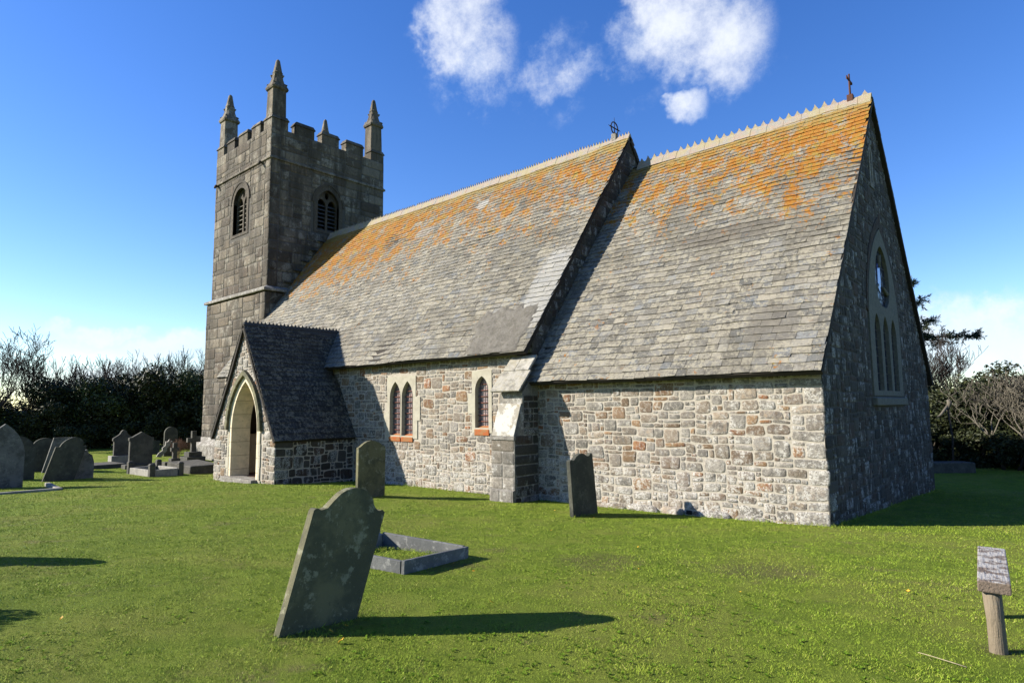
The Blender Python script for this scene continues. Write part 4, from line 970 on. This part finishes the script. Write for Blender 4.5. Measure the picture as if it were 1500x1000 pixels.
# low graves
m = MB(); m.box((-.75, -1.0, -.2), (.75, 1.0, .16)); o = m.build('ledger_slab', 'grey_headstone', bevel=.03); o.location = (-27.3, -3.9, gz(-27.3, -3.9)); o.rotation_euler = (0, 0, R(4))
tag(o, 'flat grey ledger slab lying on the grass left of the knobbed headstone', 'grave slab')
t = empty('kerbed_grave', (-22.6, -3.1, gz(-22.2, -3.0)), (0, 0, R(3)), label='low stone grave kerb with corner posts on the lawn left of the porch', cat='grave kerb')
for dx, dy in ((-.95, -.5), (.95, -.5), (.95, .5), (-.95, .5)):
    m = MB(); m.box((-.09, -.09, -.2), (.09, .09, .42), 0, rt3()); m.hexa([(-.11, -.11, .421), (.11, -.11, .421), (.11, .11, .421), (-.11, .11, .421), (-.06, -.06, .49), (.06, -.06, .49), (.06, .06, .49), (-.06, .06, .49)], 0, rt3())
    o = m.build('corner_post', 'grey_headstone', t, bevel=.012); o.location = (dx, dy, 0)
for (lo, hi) in (((-.85, -.56, -.2), (.85, -.44, .26)), ((-.85, .44, -.2), (.85, .56, .26)), ((.89, -.40, -.2), (1.0, .40, .26)), ((-1.0, -.40, -.2), (-.89, .40, .26))):
    m = MB(); m.box(lo, hi, 0, rt3()); m.build('kerb_stone', 'pale_headstone', t, bevel=.02)
m = MB(); m.box((-.95, -.62, -.2), (.95, .62, .36)); o = m.build('chest_tomb', 'grey_headstone', bevel=.04); o.location = (-23.1, -1.5, gz(-22.6, -1.5)); o.rotation_euler = (0, R(3), R(5))
tag(o, 'low weathered grey block tomb beside the west corner of the porch', 'tomb')
# kerb by the tall grey stone
t = empty('kerbed_grave', (-19.0, -7.75, gz(-18.6, -7.75)), (0, 0, R(-4)), label='thin flat kerb frame laid in the grass before the tall pointed grey headstone', cat='grave kerb')
for (lo, hi) in (((-.95, -.75, -.1), (1.0, -.62, .07)), ((-.95, .62, -.1), (1.0, .75, .07)), ((1.003, -.75, -.1), (1.13, .75, .08))):
    m = MB(); m.box(lo, hi, 0, rt3()); m.build('kerb_stone', 'pale_headstone', t, bevel=.015)
# slate kerbed grave behind the foreground stone: measured corners
t = empty('kerbed_grave', (-2.09, -7.66, .37), (0, 0, R(10.5)), label='slate-kerbed grave filled with grass, just behind the large leaning headstone', cat='grave kerb')
def kslab(name, lo, hi, m_='kerb_slate', rx=(0, 0, 0)):
    m = MB(); m.box(lo, hi, 0, rt3()); o = m.build(name, m_, t, bevel=.006); o.rotation_euler = rx; return o
kslab('kerb_slab', (-.045, -.01, -.25), (.0, 1.17, .15), rx=(R(-3.6), 0, 0))
kslab('kerb_slab', (-1.36, -.005, -.25), (-.06, .04, .14), rx=(0, R(1.5), 0))
kslab('kerb_slab', (-1.36, 1.12, -.3), (-.05, 1.165, .085), rx=(0, R(1.8), 0))
kslab('head_kerb', (-1.47, .1, -.3), (-1.37, 1.17, .10), 'pale_headstone')
m = MB(); m.box((-1.75, .80, -.25), (-1.5, 1.25, .24), 0, rt3()); m.build('foot_block', 'pale_headstone', t, bevel=.03)
# a stone, and a bush added for its shadow, left of the frame
slab_stone('headstone', -6.65, -11.3, rounded(.75, 1.15, .25, 'ogee'), .09, 'mossy_slate', 'round-headed slate headstone on the lawn west of the viewer, beyond the left edge')
LEFT_BUSH = (-5.05, -12.8)
m = MB(); m.box((-.8, -.35, -.2), (.8, .35, .38)); o = m.build('chest_tomb', 'grey_headstone', bevel=.03); o.location = (-.5, 16.5, -.45); o.rotation_euler = (0, 0, R(40))
tag(o, 'low flat-topped tomb in deep shade under the hedge beyond the east gable', 'tomb')

# ------------------------------------------------------------------ plank bench seen end-on
t = empty('plank_bench', (2.86, -6.62, .47), (0, 0, R(5.5)), label='weathered lichened plank bench on round wooden posts at the right edge of the lawn', cat='bench')
m = MB(); n = 12
xs = (-.105, .105)
m.box((-.092, .0, .392), (.092, 1.22, .468)); pl = m.build('seat_plank', 'weathered_plank', t, bevel=.008); pl.rotation_euler = (R(.5), R(1), 0)
for y in (.06, 1.12):
    m = MB(); m.tube([(0, y, -.3), (.003, y, 0), (.0, y+.004, .2), (-.014, y+.01, .386)], [.054, .053, .051, .05], 14); m.build('post', 'post_wood', t)

# ------------------------------------------------------------------ trees and hedges
def branch_tree(mb, p, d, L, r, depth, spread, twig_n, upb, gn, seg=3, rmin=.006, kids=(2, 4), bend=.25):
    pts = [p]; rs = [r]; q = p.copy(); dd = d.copy()
    for i in range(seg):
        dd = (dd+Vector((random.uniform(-1, 1), random.uniform(-1, 1), random.uniform(-.6, 1)))*bend+Vector((0, 0, upb))*.15).normalized()
        q = q+dd*(L/seg); pts.append(q.copy()); rs.append(max(r*(1-.55*(i+1)/seg), rmin))
    mb.tube(pts, rs, max(3, min(7, gn)), 0, (.5, .5, .5), cap=False)
    if depth <= 0: return
    for k in range(random.randint(*kids)+ (1 if depth == 1 else 0)):
        i = random.randint(1, seg) if k else seg
        a = Vector((random.uniform(-1, 1), random.uniform(-1, 1), random.uniform(-.3, 1))).normalized()
        nd = (dd*(1-spread)+a*spread+Vector((0, 0, upb))*.25).normalized()
        branch_tree(mb, pts[i], nd, L*random.uniform(.6, .85), rs[i]*random.uniform(.55, .8), depth-1, spread, twig_n, upb, gn-1, seg, rmin, kids, bend)
def bare_tree(name, loc, h, trunk_h, depth, spread, m_tr, m_tw, label, cat='tree', group=None, upb=.5, r=.16, lean=(0, 0), kids=(2, 4), stems=1, rmin=.010, direc=None, bend=.22):
    t = empty(name, loc, label=label, cat=cat, group=group)
    a = MB(); c = MB()
    for s in range(stems):
        an = random.uniform(0, 6.28); off = Vector((math.cos(an), math.sin(an), 0))*(0 if stems == 1 else .35)
        d = Vector((lean[0]+random.uniform(-.15, .15)+off.x*.8, lean[1]+random.uniform(-.15, .15)+off.y*.8, 1)).normalized()
        top = off+d*trunk_h
        a.tube([off*.6-Vector((0, 0, .3)), off+d*trunk_h*.5+Vector((random.uniform(-.1, .1), random.uniform(-.1, .1), 0)), top], [r*1.25, r, r*.8], 7)
        for k in range(random.randint(3, 4)):
            v = Vector((random.uniform(-1, 1), random.uniform(-1, 1), random.uniform(.2, 1))).normalized()
            if direc is not None: v = (v*.6+Vector(direc)).normalized()
            nd = (d*(1-spread)+v*spread).normalized()
            branch_tree(c, top-d*random.uniform(0, trunk_h*.3), nd, (h-trunk_h)*random.uniform(.34, .46), r*random.uniform(.5, .7), depth, spread, 3, upb, 6, rmin=rmin, kids=kids, bend=bend)
    a.build('trunk', m_tr, t); c.build('crown', m_tw, t)
    return t
def leaf_cloud(center, rad, n, size, clumps=14, flat=.0, seed=0, dirs=None):
    """many small leaf quads gathered in clumps spread through an uneven volume; returns verts, quads, tint"""
    r_ = np.random.default_rng(seed)
    cl = r_.normal(size=(clumps, 3)); cl /= np.linalg.norm(cl, axis=1)[:, None]; cl *= r_.uniform(.35, 1.0, (clumps, 1))
    cr = r_.uniform(.22, .48, clumps)
    k = r_.integers(0, clumps, n)
    o = r_.normal(size=(n, 3)); o /= np.linalg.norm(o, axis=1)[:, None]; o *= (r_.uniform(0, 1, (n, 1))**.45)
    P = (cl[k]+o*cr[k][:, None])*np.array(rad)+np.array(center)
    a = r_.normal(size=(n, 3)); a /= np.linalg.norm(a, axis=1)[:, None]
    c = np.cross(a, r_.normal(size=(n, 3))); c /= np.linalg.norm(c, axis=1)[:, None]
    s = size*r_.uniform(.6, 1.4, (n, 1))
    V = np.stack([P-a*s, P+c*s*.45, P+a*s, P-c*s*.45], 1).reshape(-1, 3)
    Q = np.arange(n*4).reshape(n, 4)
    tv = np.repeat(np.clip(r_.uniform(0, 1, n)*.7+.3*r_.uniform(0, 1, clumps)[k], 0, 1), 4)
    return V, Q, np.column_stack([tv, tv, tv, np.ones(len(tv))])
def shrub(name, loc, rad, n, size, matn, label, cat, group=None, clumps=16, seed=0, trunk=True, rot=0.):
    t = empty(name, loc, (0, 0, rot), label=label, cat=cat, group=group)
    V, Q, T = leaf_cloud((0, 0, rad[2]*.95), rad, n, size, clumps, seed=seed)
    V[:, 2] = np.maximum(V[:, 2], -.05)
    np_mesh('crown', V, Q, T, matn, t)
    m = MB()
    for k in range(4):
        a = random.uniform(0, 6.28); e_ = Vector((math.cos(a)*rad[0]*.5, math.sin(a)*rad[1]*.5, rad[2]*random.uniform(1.0, 1.6)))
        m.tube([(0, 0, -.3), e_*.5+Vector((.1, 0, .1)), e_], [.09, .06, .02], 6)
    m.build('trunk', 'bark', t)
    return t
# hedge on the left: evergreen bushes
hs_ = [(-51.5, -7.2, 3.0, 3.0), (-48.9, -4.6, 2.6, 2.6), (-47.6, -2.2, 2.5, 3.1), (-46.3, -.2, 2.4, 3.9), (-45.3, 1.6, 2.5, 3.5), (-44.2, 3.4, 2.8, 4.6), (-43.0, 5.2, 2.6, 3.8), (-41.8, 7.0, 2.8, 4.4), (-40.5, 8.8, 2.8, 4.4), (-53.5, -10, 3.0, 3.2)]
pos_words = ['at the far left of the left hedge', 'behind the left-hand cluster of headstones', 'rising above the leaning black headstone', 'as a taller clump over the left hedge', 'behind the knobbed headstone', 'as the tallest, densest clump of the left hedge', 'behind the shaded round headstone', 'against the left side of the tower', 'hidden mostly behind the tower', 'beyond the left edge of the hedge']
proto = []
for i, (x, y, r_, h) in enumerate(hs_):
    lab = 'dark evergreen hedge bush '+pos_words[i]
    if i < 3:
        o = shrub('evergreen_bush', (x, y, gz(x, y)), (2.3, 2.3, 2.0), 15000, .085, 'hedge_leaf' if i != 1 else 'ivy_leaf', lab, 'bush', 'evergreen bushes of the left hedge', 22, seed=100+i); proto.append(o)
    else:
        o = copy_tree(proto[i % 3]); o.location = (x, y, gz(x, y)); o['label'] = lab; o.rotation_euler = (0, 0, random.uniform(0, 6.28))
    o.scale = (r_/2.0, r_/2.0, h/3.2)
# low dark undergrowth that closes the foot of the hedge
tp = None
for i in range(7):
    x, y = -49+i*1.45, -7+i*2.45
    lab = 'low dark undergrowth bush at the foot of the left hedge'
    if tp is None: o = tp = shrub('undergrowth_bush', (x, y, gz(x, y)), (1.6, 1.9, .9), 9000, .08, 'hedge_leaf', lab, 'bush', 'undergrowth along the left hedge', 16, seed=140)
    else: o = copy_tree(tp); o.location = (x, y, gz(x, y)); o.rotation_euler = (0, 0, i*1.3)
# bare trees above the hedge
bt_ = [(-45.6, -4.6, 7.6, 'bare dark-twigged tree at the far left edge above the headstones'), (-48.0, -1.2, 6.0, 'bare fan-shaped tree second from the left above the hedge'), (-46.6, 1.2, 5.9, 'thin bare tree rising from the middle of the left hedge'), (-46.5, 2.9, 6.0, 'bare many-twigged tree right of the middle of the left hedge'), (-44.2, 5.2, 5.8, 'bushy bare tree left of the leafy tree by the tower'), (-51, -7.5, 6.4, 'bare tree beyond the left edge of the hedge')]
for i, (x, y, h, lab) in enumerate(bt_):
    random.seed(300+i)
    if i == 0:
        bare_tree('bare_tree', (x, y, gz(x, y)), h, 2.1, 5, .55, 'bark', 'twig', lab, group='bare trees above the left hedge', r=.17, stems=1, upb=.25, kids=(2, 4), rmin=.012, bend=.3); continue
    bare_tree('bare_tree', (x, y, gz(x, y)), h*.93, 1.7, 4, .46, 'bark', 'twig', lab, group='bare trees above the left hedge', r=.11, stems=3, upb=.5, kids=(2, 4), rmin=.012, bend=.28)
o = shrub('leafy_tree', (-41.6, 6.3, gz(-41, 6)), (1.9, 1.9, 2.9), 9000, .09, 'ivy_leaf', 'sparse green-leaved tree standing against the left side of the tower', 'tree', None, 26, seed=160)
random.seed(88)
bare_tree('bare_tree', (-43.2, 6.2, gz(-43, 6)), 6.3, 1.6, 4, .45, 'bark', 'twig', 'bare twiggy tree mixed with the green-leaved tree beside the tower', r=.1, stems=2, kids=(3, 4), rmin=.010)
# dry reddish brush by the cross
random.seed(5)
bare_tree('dry_bush', (-30.6, 1.0, gz(-30.6, 1)), .95, .1, 3, .6, 'red_twig', 'red_twig', 'small dry reddish bush behind the stone cross by the tower', 'bush', r=.012, stems=7, kids=(3, 4), rmin=.004)

o = shrub('shadow_bush', (*LEFT_BUSH, gz(*LEFT_BUSH)-.05), (.85, .85, .66), 12000, .03, 'hedge_leaf', 'small rounded evergreen bush added unseen beyond the left edge to cast a shadow', 'bush', None, 18, seed=170)  # unseen bush, added and sized for the shadow it throws on the lawn
# right side: conifer behind the chancel with a long low bough
random.seed(21)
t = empty('conifer_tree', (-4.3, 27.2, -.45), label='dark conifer behind the chancel gable with one long drooping bough reaching right', cat='tree')
m = MB(); m.tube([(0, 0, -.3), (.05, 0, 4), (0, .1, 8), (.1, 0, 12.4)], [.34, .28, .18, .05], 9)
m.build('trunk', 'bark', t)
bm_ = MB(); LV = []; 
def bough(base, tip, n, wd):
    base, tip = Vector(base), Vector(tip); mid = (base+tip)/2+Vector((0, 0, -.25)); pts = [base, mid, tip]
    bm_.tube(pts, [.07, .05, .015], 6)
    for i in range(n):
        f_ = random.uniform(.28, 1.0); p = (base.lerp(mid, f_*2) if f_ < .5 else mid.lerp(tip, f_*2-1))
        out = Vector((random.uniform(-1, 1), random.uniform(-1, 1), random.uniform(-.5, .75))).normalized()
        d = (tip-base).normalized(); e_ = p+(out*.7+d*.7).normalized()*wd*random.uniform(.4, 1.1)*(1.2-f_*.5)
        bm_.tube([p, (p+e_)/2+Vector((0, 0, .03)), e_], [.02, .012, .004], 4)
        for j in range(46): LV.append((p.lerp(e_, random.uniform(.15, 1.0)), (e_-p).normalized()))
rv = Vector((.745, .667, 0))   # along the picture's right, seen from the lawn
bough((0, 0, 6.6), Vector((0, 0, 6.15))+rv*4.9, 46, .9)
bough((0, 0, 7.0), Vector((0, 0, 5.7))+rv*3.3, 24, .8)
bough((0, 0, 8.0), Vector((0, 0, 8.15))+rv*2.15, 24, .65)
bough((0, 0, 9.0), Vector((0, 0, 9.15))+rv*1.75, 22, .6)
bough((0, 0, 6.4), Vector((0, 0, 7.1))+rv*2.5, 26, .8)
for k in range(16):
    z = 4+k*.52; a = k*2.4; bough((0, 0, z), (2.6*(1-k/22)*math.cos(a)*.62, 2.6*(1-k/22)*math.sin(a)*.62, z-.1), 14, .5)
bm_.build('bough', 'bark', t)
r_ = np.random.default_rng(3); P = np.array([p for p, d in LV]); D = np.array([d for p, d in LV]); n = len(P)
a = D*.6+r_.normal(size=(n, 3))*.55; a /= np.linalg.norm(a, axis=1)[:, None]; c = np.cross(a, r_.normal(size=(n, 3))); c /= np.linalg.norm(c, axis=1)[:, None]
s = .10*r_.uniform(.6, 1.4, (n, 1)); V = np.stack([P, P+a*s+c*s*.16, P+a*s*1.9, P+a*s-c*s*.16], 1).reshape(-1, 3)
tv = np.repeat(r_.uniform(0, 1, n), 4); np_mesh('crown', V, np.arange(n*4).reshape(n, 4), np.column_stack([tv, tv, tv, tv*0+1]), 'conifer_leaf', t)
rh = [(-4.0, 21.6, 2.4, 4.3, 'behind the foot of the east gable'), (-1.4, 21.0, 2.3, 3.5, 'just right of the east gable'), (.6, 21.8, 2.4, 3.9, 'in the middle of the right-hand hedge'), (2.4, 21.6, 2.6, 4.2, 'behind the pale lichened bush'), (4.6, 21.2, 2.6, 4.4, 'beyond the right edge'), (7.4, 20.4, 2.8, 4.6, 'far beyond the right edge')]
rp = None
for i, (x, y, r_, h, wd) in enumerate(rh):
    lab = 'dark evergreen hedge bush '+wd
    if i < 2:
        o = shrub('evergreen_bush', (x, y, -.5), (2.3, 2.3, 2.0), 17000, .075, 'hedge_leaf', lab, 'bush', 'evergreen bushes of the right hedge', 24, seed=200+i); proto.append(o)
    else:
        o = copy_tree(proto[3+i % 2]); o.location = (x, y, -.5); o['label'] = lab; o.rotation_euler = (0, 0, i*1.9)
    o.scale = (r_/2.1, r_/2.1, h/3.9)
tp = None
for i in range(6):
    x, y = -3.4+i*1.9, 19.2-.1*i
    lab = 'low dark undergrowth bush at the foot of the right hedge'
    if tp is None: o = tp = shrub('undergrowth_bush', (x, y, -.5), (1.5, 1.2, .95), 9000, .07, 'hedge_leaf', lab, 'bush', 'undergrowth along the right hedge', 16, seed=240)
    else: o = copy_tree(tp); o.location = (x, y, -.5); o.rotation_euler = (0, 0, i*1.3)
random.seed(40)
bare_tree('lichened_bush', (2.6, 17.6, -.45), 4.1, 1.2, 4, .62, 'pale_twig', 'pale_twig', 'gnarled bare bush with pale lichened twigs catching the sun at the right edge', 'bush', r=.085, stems=3, upb=.12, kids=(2, 3), rmin=.015, bend=.5)
random.seed(43)
bare_tree('lichened_bush', (1.2, 18.6, -.45), 3.9, 1.3, 4, .6, 'twig', 'pale_twig', 'smaller twiggy bare bush left of the pale lichened one, before the right hedge', 'bush', r=.06, stems=3, upb=.25, kids=(2, 3), rmin=.010, bend=.45)
random.seed(47)
bare_tree('bare_tree', (-.9, 22.6, -.45), 5.0, 1.8, 4, .5, 'bark', 'twig', 'thin bare tree standing above the hedge just right of the east gable', r=.08, stems=2, kids=(3, 4), rmin=.009)
random.seed(52)
bare_tree('bare_tree', (5.6, 19.3, -.4), 7.4, 2.9, 4, .55, 'bark', 'twig', 'bare tree beyond the right edge whose thin twigs reach into the picture', r=.13, upb=.1, direc=(-.7, -.5, .1), kids=(3, 4), rmin=.010)
# sawn pale limb stub on a post-like stem
m = MB(); m.tube([(0, 0, -.3), (.08, .02, 1.2), (0, 0, 2.35)], [.045, .035, .035], 7)
t = empty('pollarded_sapling', (-.45, 17.3, -.45), label='cut sapling stem with a pale broken limb in front of the right hedge', cat='sapling'); m.build('trunk', 'twig', t)
m = MB(); m.tube([(0, 0, 2.3), (.06, .02, 2.58), (.0, .02, 2.68)], [.05, .085, .04], 7); m.tube([(0, 0, 2.45), (-.22, -.2, 2.1), (-.32, -.3, 2.02)], [.06, .05, .03], 6); m.build('broken_limb', 'pale_twig', t)

# ------------------------------------------------------------------ grass blades, leaves, stalk
cx, cy = CAM.x, CAM.y
N1 = 950000
rmin_, rmax_ = 2.2, 34.
u_ = rng.uniform(0, 1, N1); rad = rmin_*(rmax_/rmin_)**(u_**1.15)
ang = YAW+rng.uniform(-R(52), R(52), N1)
x = cx+rad*np.cos(ang); y = cy+rad*np.sin(ang)
keep = ~((x > XT) & (x < .0) & (y > -.02) & (y < 10.3)) & ~((x > PX0) & (x < PX1) & (y > PF) & (y < 0)) & ~((x > -30.3) & (x < -23.8) & (y > 1.4) & (y < 8.6))
keep &= ~((x > -7.3) & (x < -6.5) & (y > -.98) & (y < 0))
x, y, rad = x[keep], y[keep], rad[keep]
def vn(x, y, s, sd):   # cheap smooth value noise
    r0 = np.random.default_rng(sd); tb = r0.uniform(0, 1, (256, 256)); xi = np.floor(x*s).astype(int); yi = np.floor(y*s).astype(int); fx = x*s-xi; fy = y*s-yi
    fx = fx*fx*(3-2*fx); fy = fy*fy*(3-2*fy); T = lambda a, c: tb[a % 256, c % 256]
    return (T(xi, yi)*(1-fx)+T(xi+1, yi)*fx)*(1-fy)+(T(xi, yi+1)*(1-fx)+T(xi+1, yi+1)*fx)*fy
cl1 = vn(x, y, 1.1, 1)*.5+vn(x, y, 3.7, 2)*.5; cl2 = vn(x, y, 9., 3)*.6+vn(x, y, 22., 4)*.4
bare = np.zeros(len(x))
for sx_, sy_, r_ in ((-1.1, -9.3, .38), (-1.3, -9.0, .25), (2.87, -6.5, .2), (-2.2, -7.0, .4), (-1.0, -5.6, .7), (.6, -4.8, .8)): bare = np.maximum(bare, np.clip(1.15-np.hypot(x-sx_, y-sy_)/r_, 0, 1))
keep = rng.uniform(0, 1, len(x)) < (.25+1.05*cl2)*(1-.6*bare*(cl1 > .45))
x, y, rad, cl1, cl2 = x[keep], y[keep], rad[keep], cl1[keep], cl2[keep]
n = len(x)
tris = None
zi = gnd(x, y)+np.array([nz(a*.9, c*.9, 3.)*.02+nz(a*2.3, c*2.3, 9.)*.008 for a, c in zip(x, y)])-.004
# grass inside the kerbed grave stands a little higher
ca, sa = math.cos(R(10.5)), math.sin(R(10.5)); lx = (x+2.09)*ca+(y+7.66)*sa; ly = -(x+2.09)*sa+(y+7.66)*ca
ins = (lx > -1.36) & (lx < -.06) & (ly > .05) & (ly < 1.1); zi = zi+ins*.03
hgt = (.008+.013*cl2*rng.uniform(.4, 1.6, n))*(1+.25*(rad > 7)+.35*(rad > 12)+.4*(rad > 18)); wd = (.0022+.0011*rad*.36)*rng.uniform(.7, 1.3, n)
# longer tufts against walls and stones
near = ((np.abs(y+.08) < .14) & (x > XT) & (x < .3)); near |= (np.abs(x-.06) < .12) & (y > 0) & (y < 10.3); near |= (np.abs(y-PF+.06) < .12) & (x > PX0) & (x < PX1); hgt = np.where(near, hgt*(1.3+4.*cl2*cl1), hgt)
for sx_, sy0, sy1 in ((-1.1, -9.65, -8.9), (-4.12, -1.95, -1.05), (-9.49, -3.25, -2.4)):
    nr = (np.abs(x-sx_) < .12) & (y > sy0-.06) & (y < sy1+.06); hgt = np.where(nr, hgt*2.0, hgt)
a = rng.uniform(0, 2*math.pi, n); la = rng.uniform(0, 2*math.pi, n); ll = hgt*rng.uniform(.3, 1.7, n)
dx, dy_ = np.cos(a)*wd/2, np.sin(a)*wd/2
V = np.empty((n, 3, 3)); V[:, 0] = np.stack([x-dx, y-dy_, zi], 1); V[:, 1] = np.stack([x+dx, y+dy_, zi], 1); V[:, 2] = np.stack([x+np.cos(la)*ll, y+np.sin(la)*ll, zi+hgt], 1)
cl3 = vn(x, y, .45, 21)*.6+vn(x, y, 1.6, 22)*.4
hue = np.clip(-.02+.42*cl1+.42*cl3+rng.normal(0, .16, n)+(rng.uniform(0, 1, n) < .05)*.4, 0, 1); br = rng.uniform(0, 1, n)
T = np.stack([hue, br, br, np.ones(n)], 1).repeat(3, 0)
np_mesh('lawn_grass', V.reshape(-1, 3), np.arange(n*3).reshape(n, 3), T, 'grass_blade', label='short green mown grass covering the churchyard', cat='grass', kind='stuff')
# broad-leaved weeds flattened in the turf
nw_ = 3600
ra = 2.3*(16/2.3)**(rng.uniform(0, 1, nw_)**1.1); aa = YAW+rng.uniform(-R(50), R(50), nw_); wx = cx+ra*np.cos(aa); wy = cy+ra*np.sin(aa)
kk = (vn(wx, wy, .9, 12)*.6+vn(wx, wy, 2.6, 13)*.4 > .5) & ~((wx > XT) & (wx < .1) & (wy > -.1)) & ~((wx > -7.4) & (wx < -6.4) & (wy > -1.1)); wx, wy, ra = wx[kk], wy[kk], ra[kk]
VV = []; 
m_ = 5; wz = gnd(wx, wy)+np.array([nz(a*.9, c*.9, 3.)*.02+nz(a*2.3, c*2.3, 9.)*.008 for a, c in zip(wx, wy)])+.004
for j in range(m_):
    th = rng.uniform(0, 6.28, len(wx)); L_ = rng.uniform(.012, .030, len(wx)); wdt = L_*.32; ox, oy = np.cos(th), np.sin(th); up_ = rng.uniform(.004, .016, len(wx))
    VV.append(np.stack([np.stack([wx, wy, wz], 1), np.stack([wx+ox*L_*.6-oy*wdt, wy+oy*L_*.6+ox*wdt, wz+up_], 1), np.stack([wx+ox*L_, wy+oy*L_, wz+up_*.7], 1), np.stack([wx+ox*L_*.6+oy*wdt, wy+oy*L_*.6-ox*wdt, wz+up_], 1)], 1))
VV = np.concatenate(VV).reshape(-1, 3); nq_ = len(VV)//4; hv = np.repeat(rng.uniform(0, .5, nq_), 4)
np_mesh('lawn_weeds', VV, np.arange(nq_*4).reshape(nq_, 4), np.column_stack([hv, hv, hv, hv*0+1]), 'weed_leaf', label='small broad-leaved weeds scattered through the mown lawn', cat='weeds', kind='stuff')
# fallen yellow leaves
lp = [(-2.64, -10.59), (-.9, -9.17), (-.87, -9.32), (-.63, -9.39), (-2.08, -6.96), (-1.61, -7.11), (-.57, -7.92), (-.4, -5.75), (.49, -7.34), (2.06, -5.04), (-3.64, -1.92), (-.54, -8.44), (-2.9, -7.1), (.9, -6.1), (-6.2, -1.6), (-6.6, -2.3), (-4.9, -1.5), (-3.1, -3.9), (1.4, -3.6), (-1.2, -4.4)]
r0 = random.Random(4); first = None
for i, (x_, y_) in enumerate(lp):
    if first is None:
        m = MB(); P = [(-.022, 0, .0), (-.010, .012, .006), (.008, .013, .004), (.024, 0, .010), (.008, -.013, .003), (-.010, -.011, .007), (0, 0, .0), ]
        m.add(P, [(0, 1, 6), (1, 2, 6), (2, 3, 6), (3, 4, 6), (4, 5, 6), (5, 0, 6)]); o = first = m.build('fallen_leaf', 'yellow_leaf')
        tag(o, 'small bright yellow leaf fallen on the mown lawn', 'leaf', 'yellow leaves scattered on the lawn')
    else: o = first.copy(); COL.objects.link(o)
    o.location = (x_, y_, gz(x_, y_)+.026); o.rotation_euler = (r0.uniform(-.5, .5), r0.uniform(-.5, .5), r0.uniform(0, 6.28)); s_ = r0.uniform(.8, 1.2); o.scale = (s_, s_, s_)
m = MB(); pts = [(2.47, -7.02), (2.55, -7.03), (2.66, -7.06), (2.74, -7.08)]
m.tube([(a_, c_, gz(a_, c_)+.035-.006*i) for i, (a_, c_) in enumerate(pts)], [.002, .003, .003, .0035], 5); o = m.build('dry_stalk', 'straw'); tag(o, 'pale dry grass stalk lying on the lawn beside the bench', 'stalk')
